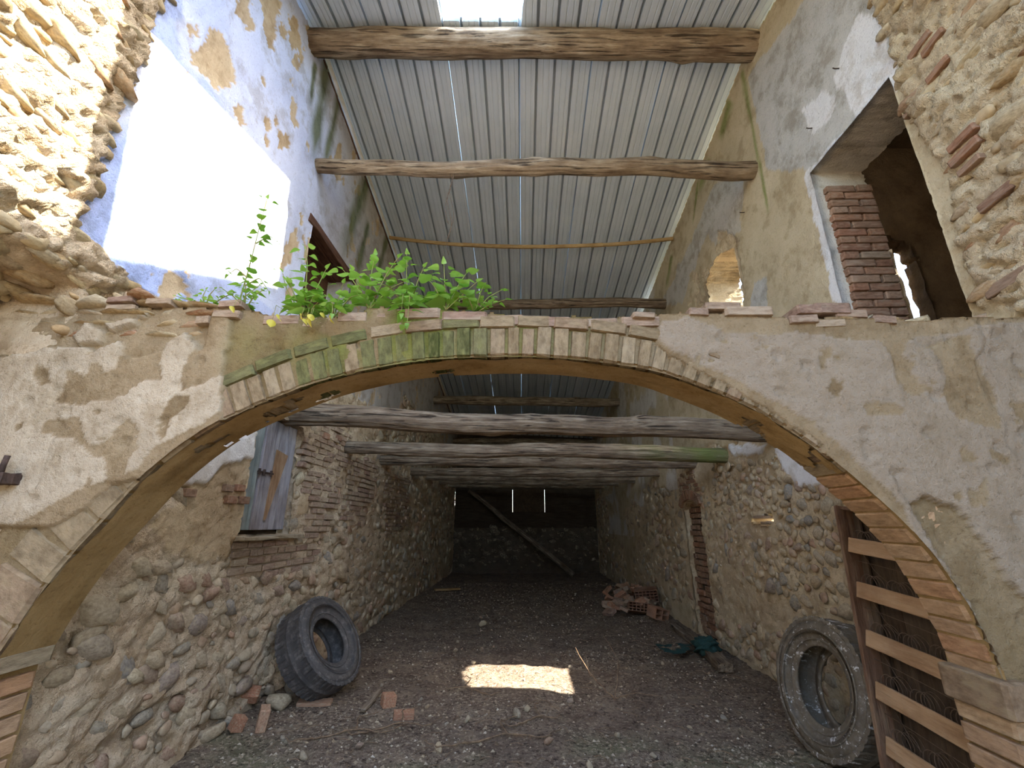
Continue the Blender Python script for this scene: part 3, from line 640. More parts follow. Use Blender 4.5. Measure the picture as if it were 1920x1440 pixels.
bareA &= ~(rosy & (U > .66) & (U < 1.35))
stone_top = (U < -1.62) & (V_ > topz-.22-.09*fbm(U*5, V_*0, 2, 3)+.06*(U+2.3)) & ~coat
moss = np.clip(1-np.abs(U+.55)/1.25, 0, 1)*np.clip((fbm(U*5, V_*2.5, 4, 35)-.36)*4, 0, 1)*np.clip((V_-2.2)*5, 0, 1)
for a, b, w in (((815,595),(800,665),.10), ((880,600),(868,668),.06), ((930,600),(940,665),.10), ((640,640),(600,700),.22), ((985,600),(985,640),.07)):
    p = polyA(a, b); moss = np.maximum(moss, streak(p[0], p[1], w, U, V_, 7)*.9)
moss = np.clip(moss, 0, .9)*(U < .5)
h = (fbm(U*1.1, V_*1.1, 3, 5)-.5)*.03+(fbm(U*11, V_*11, 4, 6)-.5)*.010
h = h+coat*.005+rosy*.006-bareA*.024-stone_top*.03+(fbm(U*38, V_*38, 2, 16)-.5)*.004
pit = worley(U*5.5, V_*5.5, 71); h = h-((pit[0] < .15) & (pit[2] > .5))*.012; pit = worley(U*14, V_*11, 73); h = h-((pit[0] < .16) & (pit[2] > .6))*.006
h = h-(fbm(U*3.5, V_*2, 3, 95) > .74)*.010
oc = (U[:-1,:-1]+U[1:,1:])/2; vc = (V_[:-1,:-1]+V_[1:,1:])/2
hole = np.zeros(oc.shape, int); hole[inside(opening, oc, vc)] = 1; hole[vc > topz[:-1,:-1]] = 2
PA = np.stack([U, YA-h, V_], -1); o1 = np.zeros(U.shape, bool); o0 = o1.copy()
for a_, b_ in ((slice(0,-1), slice(0,-1)), (slice(1,None), slice(0,-1)), (slice(0,-1), slice(1,None)), (slice(1,None), slice(1,None))):
    o1[a_, b_] |= hole == 1; o0[a_, b_] |= hole == 0
rim = o1 & o0; rc = np.concatenate([ac]+[np.stack([np.full(60, x), np.linspace(-.2, .97, 60)], -1) for x in (-2.25, 1.90)])
for i_, j_ in zip(*np.where(rim)):
    d2 = (rc[:,0]-U[i_, j_])**2+(rc[:,1]-V_[i_, j_])**2; q_ = rc[np.argmin(d2)]
    if d2.min() < .0009: PA[i_, j_, 0], PA[i_, j_, 2] = q_
wall_arch = surface('wall_arch', PA, hole, M['arch'], dict(coat=coat*1.0, rosy=rosy*1.0, bare=bareA*1.0, moss=moss), {2: (0, .26, 0)}, flip=False,
     rev={1: dict(coat=0, rosy=0, bare=1, moss=0)}); wall_arch['kind'] = 'structure'
Ub, Vb = np.meshgrid(np.arange(XL, XR+.01, .06), np.arange(-.05, 2.6, .06)); ob = (Ub[:-1,:-1]+Ub[1:,1:])/2; vb = (Vb[:-1,:-1]+Vb[1:,1:])/2
opn = [tuple(ac[i]+an[i]*.09) for i in range(400)]+[(1.99,-.2),(-2.34,-.2)]
back_face = surface('back_face', np.stack([Ub, YB+(fbm(Ub*5, Vb*5, 3, 7)-.5)*.02, Vb], -1), inside(opn, ob, vb).astype(int)*1+0, M['arch'], dict(coat=Ub*0, rosy=Ub*0+1, bare=Ub*0, moss=Ub*0), flip=True, parent=wall_arch)
# the arch ring, brick by brick
def arch_at(s):
    x = np.interp(s, np.arange(400), ac[:,0]); z = np.interp(s, np.arange(400), ac[:,1]); tt = np.array([np.interp(s, np.arange(400), at_[:,0]), np.interp(s, np.arange(400), at_[:,1])]); tt /= np.linalg.norm(tt)
    return np.array([x, z]), tt, np.array([-tt[1], tt[0]])
arc_len = np.hypot(*np.diff(ac, axis=0).T).sum(); sp = 0.0; vgroups = {'voussoir': [], 'voussoir_mossy': [], 'voussoir_red': []}
rs = np.random.RandomState(3)
while sp < arc_len-.04:
    c, tt, nn = arch_at(sp/arc_len*399); big = c[0] < -1.55
    step = (.15+.03*rs.rand()) if big else (.070+.017*rs.rand()); c, tt, nn = arch_at((sp+step/2)/arc_len*399); sp += step
    r = (.24 if big else (.23 if c[0] > 1.45 else .150))+.014*rs.rand(); w = step-(.008+.008*rs.rand())
    y0 = YA+.009+.010*rs.rand()+(.020 if c[0] > 1.45 else 0)
    loc = (c[0]+nn[0]*(r/2+.002), (y0+YB)/2, c[1]+nn[1]*(r/2+.002)); a = (rs.rand()-.5)*.06; tt = tt+nn*a
    it = (loc, np.array([tt[0]*w, 0, tt[1]*w]), np.array([0, YB-y0, 0]), np.array([nn[0]*r, 0, nn[1]*r]))
    g = 'voussoir_red' if (c[0] > 1.45) else ('voussoir_mossy' if (-1.12 < c[0] < .14 and rs.rand() < .72) else 'voussoir')
    vgroups[g].append(it)
for k, s in enumerate(np.arange(np.interp(-1.34, ac[:,0], np.arange(400)), np.interp(.98, ac[:,0], np.arange(400)), .180/arc_len*399)):          # flat course laid over the ring
    c, tt, nn = arch_at(s); x = c[0]; r = .188+rs.rand()*.006; L = .188*(.9+.12*rs.rand())
    loc = (c[0]+nn[0]*r, YA+.10, c[1]+nn[1]*r); it = (loc, np.array([tt[0]*L, 0, tt[1]*L]), np.array([0, .17+.02*rs.rand(), 0]), np.array([nn[0]*.062, 0, nn[1]*.062]))
    vgroups['voussoir_mossy' if x < .0 and rs.rand() < .6 else 'voussoir'].append(it)
for g, itl in vgroups.items(): pieces(itl, wall_arch, 'brick', 'b', M[g])
# thin yellow plaster left on the underside of the arch, worn away on the lower right
sk = np.arange(0, 338); rows = np.linspace(0, 1, 14); S, T = np.meshgrid(sk, rows)
edge = .006+.04*fbm(S*.12, S*0, 3, 3)
yy = YA+edge+(YB+.004-YA-edge)*T; off = -.010+.006*(fbm(S*.04, T*3, 3, 8)-.5)*2
Pp = np.stack([ac[S,0]+an[S,0]*off, yy, ac[S,1]+an[S,1]*off], -1)
hl = (fbm(S[:-1,:-1]*.045, T[:-1,:-1]*1.6, 3, 12) > .76).astype(int); hl[:, 290:] |= (fbm(S[:-1,290:337]*.1, T[:-1,290:337]*3, 2, 5) > .70-.010*(S[:-1,290:337]-290)).astype(int)
surface('plaster_coat', Pp, hl, M['mortar_yellow'], None, None, flip=True, parent=wall_arch)
# mortar bed behind the ring bricks and pier faces
S, T = np.meshgrid(np.arange(0, 400, 2), np.linspace(0, 1, 8)); of = .011+.004*fbm(S*.1, T*6, 2, 4)
surface('mortar_bed', np.stack([ac[S,0]+an[S,0]*of, YA+.014+(YB-YA-.016)*T, ac[S,1]+an[S,1]*of], -1), np.zeros((7, S.shape[1]-1), int), M['mortar_yellow'], flip=True, parent=wall_arch)
for x_, fp in ((1.905, False), (-2.255, True)):
    Yp, Zp = np.meshgrid(np.linspace(YA+.006, YB, 10), np.linspace(-.1, 1.0, 40)); surface('pier_face', np.stack([x_+(fbm(Yp*9, Zp*9, 2, 4)-.5)*.01, Yp, Zp], -1), np.zeros((39, 9), int), M['mortar_yellow'], flip=fp, parent=wall_arch)
# imposts
for nm, c, s in (('impost', (1.905, 2.17, .90), (.10, .30, .13)), ('impost', (-2.27, 2.16, .98), (.14, .32, .07))):
    o = link(nm, mesh_np(nm, BRICKS[2][0], BRICKS[2][1], False, None, M['voussoir']), wall_arch); o.location = c; o.scale = s
pb = [((1.93, 2.18, z), np.array([.10,0,0]), np.array([0,.25*(.9+.15*rs.rand()),0]), np.array([0,0,.068])) for z in np.arange(.06, .83, .082)]
pb += [((-2.29, 2.16, z), np.array([.12,0,0]), np.array([0,.26*(.9+.1*rs.rand()),0]), np.array([0,0,.068])) for z in np.arange(.06, .92, .082)]
pieces(pb, wall_arch, 'brick', 'b', M['voussoir_red'])
# stones and bricks along the broken top
def topat(x): return float(np.interp(x, tx, tz))
st = []; x = -2.92
while x < -1.60:
    L = .12+.12*rs.rand()
    for lv in range(4):
        hgt = .045+.03*rs.rand(); z = topat(x)+.03-lv*.062; 
        st.append(((x+L/2+(rs.rand()-.5)*.08, YA+.10+.02*lv*0+.03*rs.rand(), z), np.array([L*1.15, .0, (rs.rand()-.5)*.03]), np.array([0,.24,0]), np.array([0,0,hgt])))
    x += L*.92
for u, v, s in ((80,567,1.2),(185,572,1.1),(45,560,1.2),(15,545,1.1),(270,556,.7)): p = at_y(u, v, YA+.04); st.append((p, np.array([.19*s,0,.01]), np.array([0,.2,0]), np.array([0,0,.055*s])))
x = 1.35
while x < 2.5:
    L = .09+.14*rs.rand(); st.append(((x+L/2, YA+.12, topat(x)+.005), np.array([L*1.1,0,.01]), np.array([0,.25,0]), np.array([0,0,.05+.04*rs.rand()]))); x += L
pieces(st, wall_arch, 'stone', 's', M['rubble'])
br = []
for u, v, w, hh in ((245,568,.17,.04),(318,573,.17,.04),(245,582,.19,.035),(448,578,.15,.045),(440,595,.18,.05),(397,606,.09,.05),(1345,582,.22,.05),(1390,592,.30,.06),(1300,592,.12,.05),(1500,588,.16,.06),(1545,585,.22,.07),(1580,594,.2,.05),(1490,606,.18,.05),(1540,612,.2,.045),(1200,598,.14,.035),(1640,605,.14,.05)):
    p = at_y(u, v+5, YA+.075); br.append((p, np.array([w*.8,0,(rs.rand()-.5)*.035]), np.array([.02*(rs.rand()-.5),.14+.04*rs.rand(),0]), np.array([0,0,hh*.85])))
x = -1.35
while x < 1.3:
    L = .16+.1*rs.rand(); br.append(((x+L/2, YA+.135, topat(x+L/2)-.026), np.array([L,0,(rs.rand()-.5)*.03]), np.array([0,.22+.03*rs.rand(),0]), np.array([0,0,.045+.015*rs.rand()]))); x += L+.012
pieces(br, wall_arch, 'brick', 'b', M['brick'])

# =================================================================== BACK WALL, SIDE ROOM, ADDED BOUNCE WALL
U, V_ = np.meshgrid(np.arange(XL-.05, XR+.06, .06), np.arange(-.1, 1.5, .05))
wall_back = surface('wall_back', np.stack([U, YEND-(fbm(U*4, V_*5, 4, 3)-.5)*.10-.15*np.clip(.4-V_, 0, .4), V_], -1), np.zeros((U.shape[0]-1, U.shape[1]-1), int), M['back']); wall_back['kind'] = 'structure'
FB = Frame((0,YEND,0), (1,0,0), (0,0,1), (0,-1,0))
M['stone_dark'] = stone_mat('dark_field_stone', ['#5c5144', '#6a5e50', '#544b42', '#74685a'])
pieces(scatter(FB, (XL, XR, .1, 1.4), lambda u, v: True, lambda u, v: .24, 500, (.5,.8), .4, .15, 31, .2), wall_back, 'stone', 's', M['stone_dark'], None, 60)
z = 1.45; k = 0
while z < 4.95:
    hgt = .26; hx0, hx1 = -.33, .80
    if 2.0 < z+hgt/2 < 2.74:
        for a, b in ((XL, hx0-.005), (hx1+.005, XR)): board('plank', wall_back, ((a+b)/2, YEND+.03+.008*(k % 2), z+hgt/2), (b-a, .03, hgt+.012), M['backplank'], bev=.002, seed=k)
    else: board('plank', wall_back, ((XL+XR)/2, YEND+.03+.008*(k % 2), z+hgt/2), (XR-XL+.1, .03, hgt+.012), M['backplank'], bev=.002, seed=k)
    z += hgt; k += 1
hatch = board('hatch', wall_back, ((hx0+hx1)/2, YEND+.02, 2.366), (hx1-hx0, .025, .782), M['dark_board']); hatch['label'] = 'dark square hatch rimmed with daylight'
# side room seen through the opening on the right
an_x0, an_x1, an_y0, an_y1, an_z0, an_z1 = XR+.44, 6.2, .2, 4.05, 2.40, 5.6
U, V_ = np.meshgrid(np.arange(an_x0, an_x1+.01, .05), np.arange(an_z0, an_z1+.2, .05)); oc = (U[:-1,:-1]+U[1:,1:])/2; vc = (V_[:-1,:-1]+V_[1:,1:])/2
p1, p2, p3, p4 = [at_y(u, v, an_y1) for u, v in ((1668,432),(1712,452),(1755,600),(1690,600))]
hl = inside([(p1[0]-.25,p1[2]),(p2[0],p2[2]-.02),(p3[0],p3[2]-.6),(p1[0]-.25,p3[2]-.6)], oc+.06*(fbm(oc*6, vc*6, 2, 4)-.5), vc).astype(int)
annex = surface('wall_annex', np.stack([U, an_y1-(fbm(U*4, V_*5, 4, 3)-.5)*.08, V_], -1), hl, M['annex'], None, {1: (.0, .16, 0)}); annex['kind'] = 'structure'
U, V_ = np.meshgrid(np.arange(an_y0, an_y1+.06, .08), np.arange(an_z0, an_z1+.01, .08))
surface('far_face', np.stack([an_x1+(fbm(U*4, V_*5, 4, 3)-.5)*.1, U, V_], -1), np.zeros((U.shape[0]-1, U.shape[1]-1), int), M['annex'], flip=True, parent=annex)
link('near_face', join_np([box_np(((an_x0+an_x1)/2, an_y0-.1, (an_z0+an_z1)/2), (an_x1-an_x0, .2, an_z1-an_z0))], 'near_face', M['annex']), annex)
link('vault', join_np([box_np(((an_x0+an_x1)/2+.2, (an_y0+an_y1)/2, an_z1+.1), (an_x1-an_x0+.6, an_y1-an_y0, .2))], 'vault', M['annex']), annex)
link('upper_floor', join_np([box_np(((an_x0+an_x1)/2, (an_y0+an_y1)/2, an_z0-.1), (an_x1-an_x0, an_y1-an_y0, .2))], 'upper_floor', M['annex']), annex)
# a sunlit stone wall outside, seen through that gap and the small window
U, V_ = np.meshgrid(np.arange(XR+.5, 4.1, .05), np.arange(1.5, 4.8, .05))
outer = surface('wall_outside', np.stack([U, 4.26-(fbm(U*5, V_*6, 4, 13)-.5)*.08-.02*(U-3.1), V_], -1), ((U[:-1,:-1] < 3.0)*1), M['tan_masonry']); outer['kind'] = 'structure'
# unseen wall added behind the camera to bounce sunlight onto the arch face
U, V_ = np.meshgrid(np.arange(-9, 9.1, .3), np.arange(0, 5.1, .3))
tan_masonry = surface('wall_bounce', np.stack([U, -8.6+(fbm(U*2, V_*2, 3, 3)-.5)*.1, V_], -1), np.zeros((U.shape[0]-1, U.shape[1]-1), int), M['tan_masonry'], flip=True); tan_masonry['kind'] = 'structure'

# =================================================================== ROOF
t = NT('galvanised_sheet'); v = t.coords((1,1,1)); v2 = t.coords((60,.15,1))
col = t.ramp(t.noise(v, 1.5, 5, .6), [(.35, C('#bcc8d0')), (.65, C('#c9d3d9'))]); st_ = t.noise(v2, 1.0, 3, .5)
col = t.mix(t.ramp(st_, [(.3, (.35,.35,.35,1)), (.6, (0,0,0,1))]), col, C('#a5b2ba'))
M['sheet'] = t.done(col, .55, t.bump(st_, .25, .004), .0, .3)
ceiling = empty('ceiling'); ceiling['kind'] = 'structure'
def sheet(x0, x1, y0, y1, pitch=.198, lift=0.0, seed=0, cut=None):
    """one corrugated sheet; cut(y) trims its left edge on the slant"""
    cut = cut or (lambda y: -9)
    prof = []; n = max(1, round((x1-x0)/pitch)); w = (x1-x0)/n
    for k in range(n):
        a = x0+k*w; prof += [(a, .065), (a+.013, .065), (a+.017, .0), (a+w*.36, .0), (a+w*.38, .006), (a+w*.42, .006), (a+w*.44, 0), (a+w*.68, 0), (a+w*.70, .006), (a+w*.74, .006), (a+w*.76, 0), (a+w-.017, 0), (a+w-.013, .065)]
    prof.append((x1, .065)); ny = max(2, int(abs(y1-y0)/.4)); yy = np.linspace(y0, y1, ny)
    Pg = np.array([[(max(x, cut(y)), y, zroof(x, y)+.06+dz+lift+.006*math.sin(y*1.7+seed)) for x, dz in prof] for y in yy])
    nv, nu = Pg.shape[:2]; idx = np.arange(nv*nu).reshape(nv, nu); q = np.stack([idx[:-1,:-1], idx[:-1,1:], idx[1:,1:], idx[1:,:-1]], -1).reshape(-1, 4)
    return link('roof_sheet', mesh_np('roof_sheet', Pg.reshape(-1,3), q, False, None, M['sheet']), ceiling)
xb = [-2.62, -1.72, -.86, .0, .87, 1.74, 2.84]
for k in range(6):
    sheet(xb[k]-.006, xb[k+1]+.006, YR-.02, 9.6, lift=.010*(k % 2), seed=k); sheet(xb[k]-.006, xb[k+1]+.006, 9.4, YEND+.2, lift=-.012+.010*(k % 2), seed=k+9)
    if k != 2: sheet(xb[k]-.006, xb[k+1]+.006, YOPEN, YR+.02, lift=.010*(k % 2), seed=k+20, cut=(lambda y: min(.34, .17*(3.55-y))) if k == 3 else None)
    else: sheet(xb[k]-.006, xb[k+1]+.006, 3.47, YR+.02, lift=.0, seed=k+20)
for x0, x1 in ((-2.62, -.95), (-.95, .8), (.8, 2.84)):      # ridge cap
    pts = [(YR-.22, -.03), (YR, .035), (YR+.22, -.02)]; Pg = np.array([[(x, y, zridge(x)+.13+dz) for x in (x0, x1)] for y, dz in pts]); idx = np.arange(6).reshape(3, 2)
    link('ridge_cap', mesh_np('ridge_cap', Pg.reshape(-1,3), np.array([(0,1,3,2),(2,3,5,4)]), False, None, M['sheet']), ceiling)
# wall plate and pale flashing along the left eave
for y0, y1 in ((YR+.1, 9.5), (9.5, YEND)):
    for nm, x, w, dz, hh, mt in (('wall_plate', XL-.02, .07, -.055, .045, M['brown_board']), ('flashing', XL+.03, .05, .025, .012, M['flash'])):
        a, b = (x, y0, zroof(x, y0)+dz), (x, y1, zroof(x, y1)+dz); Vv = np.array([(p[0]+sx*w/2, p[1], p[2]+sz*hh/2) for p in (a, b) for sx, sz in ((-1,-1),(1,-1),(1,1),(-1,1))])
        link(nm, mesh_np(nm, Vv, np.array([(0,1,5,4),(1,2,6,5),(2,3,7,6),(3,0,4,7),(0,3,2,1),(4,5,6,7)]), False, None, mt), ceiling)

# =================================================================== TIMBERS
log('purlin', (XL-.15, 1.66, zroof(XL, 1.66)-.08), (XR+.15, 1.66, zroof(XR, 1.66)-.08), .11, .11, 7, M['logb'], None, None, wob=.01, knots=2, parent=ceiling)
log('timber_beam', (XL-.15, 3.62, 6.86), (XR+.15, 3.60, 6.60), .150, .150, 3, M['logb'], 'thick ridge log just below the gap in the metal roof', wob=.05, knots=4)
log('timber_beam', (XL-.15, 4.16, 5.60), (XR+.15, 4.02, 5.30), .080, .100, 14, M['logb'], 'crooked pale tie log crossing high under the roof below the ridge log', wob=.07, knots=7)
log('timber_beam', (XL-.15, 7.2, 5.38), (XR+.15, 7.2, 5.33), .09, .09, 25, M['logw'], 'grey tie log showing just above the top of the brick arch', wob=.04)
log('timber_beam', (XL-.15, 11.6, 4.80), (XR+.15, 11.4, 4.66), .12, .11, 36, M['logw'], 'dark roof log seen through the arch against the far metal roof', wob=.04)
log('timber_beam', (XL-.15, 15.2, 4.32), (XR+.15, 15.2, 4.25), .11, .11, 37, M['logw'], 'farthest dark roof log close to the back wall', wob=.03)
jl = [((4.42,2.63),(4.55,2.47),.105,.105,'nearest and thickest floor joist log right behind the arch'), ((5.95,2.56),(5.78,2.40),.082,.095,'second joist log, with a mossy right end'), ((7.5,2.60),(6.75,2.43),.085,.085,'third joist log behind the mossy-ended one'),
      ((9.6,2.65),(8.6,2.50),.085,.085,'fourth joist log counted from the arch'), ((11.2,2.70),(10.4,2.55),.09,.085,'fifth joist log counted from the arch'), ((13.0,2.76),(12.2,2.62),.09,.09,'sixth joist log counted from the arch'), ((14.8,2.82),(14.4,2.72),.09,.09,'last joist log before the dark back wall')]
for k, (a, b, r0, r1, lb) in enumerate(jl):
    log('floor_joist', (XL-.12, a[0], a[1]), (XR+.12, b[0], b[1]), r0, r1, 50+k*5, M['log_mossy'] if k == 1 else M['logw'], lb, group='floor joists across the nave', wob=.06 if k < 2 else .03, knots=5)
bt = empty('roof_batten', (0, 6.6, 6.3)); props(bt, 'thin yellowish sagging batten pair under the metal roof', 'batten')
for x0, x1, dy in ((XL+.05, .2, 0), (-1.0, 1.4, -.012), (1.2, XR-.02, 0)):
    pts = [(x, 6.55+dy-.12*(x-.1)/2.5, zroof(x, 6.6)-.06-.19*(1-((x-.1)/2.5)**2)) for x in np.linspace(x0, x1, 14)]; Vv = []; 
    for p in pts: Vv += [(p[0], p[1]-.012, p[2]-.03), (p[0], p[1]+.012, p[2]-.03), (p[0], p[1]+.012, p[2]+.03), (p[0], p[1]-.012, p[2]+.03)]
    Fq = [(i*4+j, i*4+(j+1) % 4, i*4+4+(j+1) % 4, i*4+4+j) for i in range(13) for j in range(4)]+[(0,3,2,1),(52,53,54,55)]
    o = link('strip', mesh_np('strip', np.array(Vv)-np.array([0,6.6,6.3]), np.array(Fq), False, None, M['batten']), bt)
log('leaning_pole', (-1.85, 15.9, 2.70), (1.6, 15.1, .06), .075, .085, 91, M['logw'], 'long pole leaning diagonally against the dark back wall', 'pole', wob=.03)
wr = empty('hanging_wire', (-.81, 4.12, 5.5)); props(wr, 'thin rusty wires dangling from the crooked tie log', 'wire')
for k in range(3):
    pts = [(.03*math.sin(z*9+k)+.02*k, .0, -.02-z) for z in np.linspace(0, .75+.2*k, 22)]; Vt, Ft = tube(pts, .0028, 5)
    link('strand', mesh_np('strand', Vt, Ft, True, None, M['wire']), wr)

# =================================================================== WINDOW SHUTTER, UPPER OPENING
def local(name, parent, V, F, mat, smooth=False): return link(name, mesh_np(name, V, F, smooth, None, mat), parent)
sh = empty('window_shutter', (XL-.07, SH[0], SH[2])); props(sh, 'weathered grey-blue plank shutter with a wedge of chipboard, left wall window', 'shutter')
for k, (a, b, mt, x) in enumerate(((.02,.235,'board_teal',.0), (.262,.46,'plank_grey',.004), (.464,.655,'plank_grey',-.002), (.659,.83,'plank_grey',.002))):
    board('plank', sh, (x, (a+b)/2, .56), (.028, b-a, 1.03), M[mt], .004, k, .004)
board('backing_rail', sh, (-.03, .42, .25), (.03, .8, .09), M['dark_board']); board('backing_rail', sh, (-.03, .42, .85), (.03, .8, .09), M['dark_board'])
board('backing_panel', sh, (-.06, .42, .55), (.02, .83, 1.1), M['dark_board'])
w = np.array([(.018, .47, .80), (.018, .69, .77), (.018, .46, .14), (.018, .43, .13)]); w2 = w.copy(); w2[:,0] += .012
local('chipboard_wedge', sh, np.concatenate([w, w2]), np.array([(4,5,6,7),(3,2,1,0),(0,1,5,4),(1,2,6,5),(2,3,7,6),(3,0,4,7)]), M['osb'])['label'] = 'tapering wedge of brown chipboard nailed to the shutter'
lt = board('latch', sh, (.025, .34, .56), (.014, .26, .018), M['iron'], .003)
for y in (.22, .30, .42): board('staple', lt, (.008, y-.34, 0), (.02, .02, .055), M['iron'], .003)
# stone sill and plaster lip
board('window_sill', wall_left, (XL-.02, (SH[0]+SH[1])/2+.08, SH[2]-.022), (.20, SH[1]-SH[0]+.25, .035), M['tan_masonry'], .006, 2, .012)
op = empty('boarded_opening', (XL-.2, UO[0], UO[2])); props(op, 'brown boarded opening with a split wooden lintel, high in the left wall', 'boarded opening')
for k, (x, hh) in enumerate(((.175, .10), (.06, .07), (-.055, .06), (-.17, .06))): board('lintel_board', op, (x, .60, 1.42+hh/2-.01*k-.02), (.11, 1.40 if k == 0 else 1.28, hh), M['brown_board'], .006, k, .012)
for k in range(6): board('closing_board', op, (-.12, .105+k*.198, .70), (.025, .193, 1.40), M['brown_board'], .004, 20+k, .004)

# =================================================================== TYRES
def rubber(name, a, b, drop=.62):
    t = NT(name); v = t.coords(); n = t.noise(v, 6, 7, .7)
    col = t.ramp(n, [(.3, C(a)), (.7, C(b))])
    dust = t.noise(v, 15, 7, .75); col = t.mix(t.ramp(dust, [(.5, (0,0,0,1)), (.72, (.6,.6,.6,1))]), col, C('#8d857a'))
    vv = t.coords((3,14,14)); d2 = t.noise(vv, 1.6, 6, .7); col = t.mix(t.ramp(d2, [(drop, (0,0,0,1)), (drop+.04, (.8,.8,.8,1))]), col, C('#cfcac0'))
    return t.done(col, .75, t.bump(t.noise(v, 50, 6, .7), .35, .006), spec=.3)
M['rubber_l'] = rubber('tyre_rubber', '#3b3836', '#534e48', .67); M['rubber_r'] = rubber('dusty_tyre_rubber', '#50473a', '#716551', .59)
def revolve(prof, n, rfun=None, closed=True):
    P = []; k = len(prof)
    for i in range(n):
        th = 2*math.pi*i/n
        for j, (r, x) in enumerate(prof):
            rr = rfun(th, i, j, r, x) if rfun else r
            P.append((x, rr*math.cos(th), rr*math.sin(th)))
    F = [(i*k+j, i*k+(j+1) % k, ((i+1) % n)*k+(j+1) % k, ((i+1) % n)*k+j) for i in range(n) for j in range(k if closed else k-1)]
    return np.array(P), np.array(F)
def tyre(name, centre, axis, up, R, rin, W, mat, label, seed):
    root = empty(name); root['label'] = label; root['category'] = 'tyre'
    hw = W/2
    side = [(R-.035, hw*.93), (R-.075, hw*1.02), (R-.12, hw*1.06), (R*.5+rin*.5, hw*1.0), (rin+.06, hw*.86), (rin+.035, hw*.80), (rin+.03, hw*.77), (rin+.012, hw*.76)]
    inner = [(rin, hw*.72), (rin, hw*.62), (rin+.02, hw*.60), (rin+.06, hw*.72), (R*.5+rin*.5, hw*.92), (R-.10, hw*.90), (R-.05, hw*.6)]
    prof = side+inner+[(r, -x) for r, x in inner[::-1]]+[(r, -x) for r, x in side[::-1]]
    V, F = revolve(prof, 96); local('carcass', root, V, F, mat, True)
    nl = 46
    tp = [(R-.05, hw*.90), (R-.028, hw*.98), (R-.004, hw*.93), (R, hw*.62), (R, hw*.60), (R+.002, hw*.22), (R+.002, hw*.20), (R+.002, 0), (R+.002, -hw*.20), (R+.002, -hw*.22), (R, -hw*.60), (R, -hw*.62), (R-.004, -hw*.93), (R-.028, -hw*.98), (R-.05, -hw*.90)]
    def rf(th, i, j, r, x):
        if j in (0, len(tp)-1): return r
        if j in (4, 5, 9, 10)[0:0]: return r
        lug = ((i+(0 if x > 0 else 3)+int(abs(x)/hw*3)) % 6) < 2
        groove = abs(abs(x)/hw-.21) < .02 or abs(abs(x)/hw-.61) < .015
        return r-(.007 if lug and abs(x) > hw*.3 else 0)-(.008 if groove else 0)
    V, F = revolve(tp, 276, rf, False); local('tread', root, V, F, mat, False)
    for sx in (1, -1):
        for rr, nm in ((rin+.045, 'rim_ridge'), (R-.10, 'sidewall_ridge')):
            xx = hw*(.84 if rr < R*.75 else 1.045)*sx; V, F = revolve([(rr+.006*math.cos(a), xx+.006*math.sin(a)) for a in np.arange(6)*math.pi/3], 96); local(nm, root, V, F, mat, True)
    ax = Vector(axis).normalized(); ay = Vector(up); ay = (ay-ax*ay.dot(ax)).normalized(); az = ax.cross(ay)
    root.matrix_world = axes_matrix(centre, ax, ay, az); return root
tyre('truck_tyre', (-1.97, 4.84, .425), (.80, -.16, .52), (0, 0, 1), .435, .215, .29, M['rubber_l'], 'dark lorry tyre leaning on the left wall, lugged tread showing', 1)
tyre('truck_tyre', (2.26, 3.78, .42), (-.97, -.12, .22), (0, 0, 1), .455, .25, .28, M['rubber_r'], 'dusty tyre streaked with bird droppings, leaning on the right wall behind the bed frame', 2)

# =================================================================== SPRUNG BED FRAME
bf = empty('bed_frame', (2.05, 3.1, .0)); props(bf, 'old slatted wooden bed base with rusty springs, standing on end by the right wall', 'bed frame')
SB, ST = np.array([2.05, 3.10, .02]), np.array([2.30, 3.39, 1.68]); O0 = np.array([2.05, 3.1, 0])
e2 = ST-SB; LB = np.linalg.norm(e2); e2 /= LB; e1 = np.array([.03, -1, -.085]); e1 /= np.linalg.norm(e1); e3 = np.cross(e1, e2); e3 = e3/np.linalg.norm(e3); e3 = e3 if e3[0] < 0 else -e3
def bar(name, c, s, mat, seed=0, parent=bf):
    """c, s in the bed's own axes: along slat, along stile, out of the wall"""
    o = board(name, parent, (0,0,0), s, mat, .003, seed, .003); p = SB+e1*c[0]+e2*c[1]+e3*c[2]
    ax_, ay_ = (e1, np.cross(e3, e1)) if s[0] > s[1] else (np.cross(e2, e3), e2)      # the old frame has racked out of square
    ay_ = ay_ if ay_[2] > 0 else -ay_; ax_ = ax_ if ax_[1] < 0 else -ax_; az_ = np.cross(ax_, ay_); o.matrix_local = axes_matrix(p-O0, ax_, ay_, az_); return o
BW = .70
M['slat'] = wood_mat('bed_slat_wood', '#a57e58', '#bd966e', '#c9a680', 9, .12, axis=0); M['stile'] = wood_mat('bed_stile_wood', '#6a4a34', '#80604a', '#a08468', 9, .2, axis=1)
bar('stile', (0, LB/2, -.035), (.028, LB, .12), M['stile'], 1); bar('stile', (BW, LB/2, -.05), (.028, LB, .11), M['stile'], 2)
bar('end_rail', (BW/2, LB-.012, -.05), (BW, .024, .11), M['stile'], 3)
sl_pos = [1.439, 1.157, .875, .597, .329]
for k, y in enumerate(sl_pos): bar('slat', (BW/2+.022, y, -.002), (BW-.03, .096, .02), M['slat'], 5+k)
for k in range(3): bar('back_board', (.12+k*.23, LB/2, -.112), (.225, LB-.03, .012), M['dark_board'], 15+k)
bar('inner_lath', (.06, LB/2, -.075), (.05, LB-.06, .02), M['dark_board'], 31)
def curve_part(name, pts, r, mat, m=5, parent=bf): V, F = tube([SB+e1*p[0]+e2*p[1]+e3*p[2]-O0 for p in pts], r, m); return local(name, parent, V, F, mat, True)
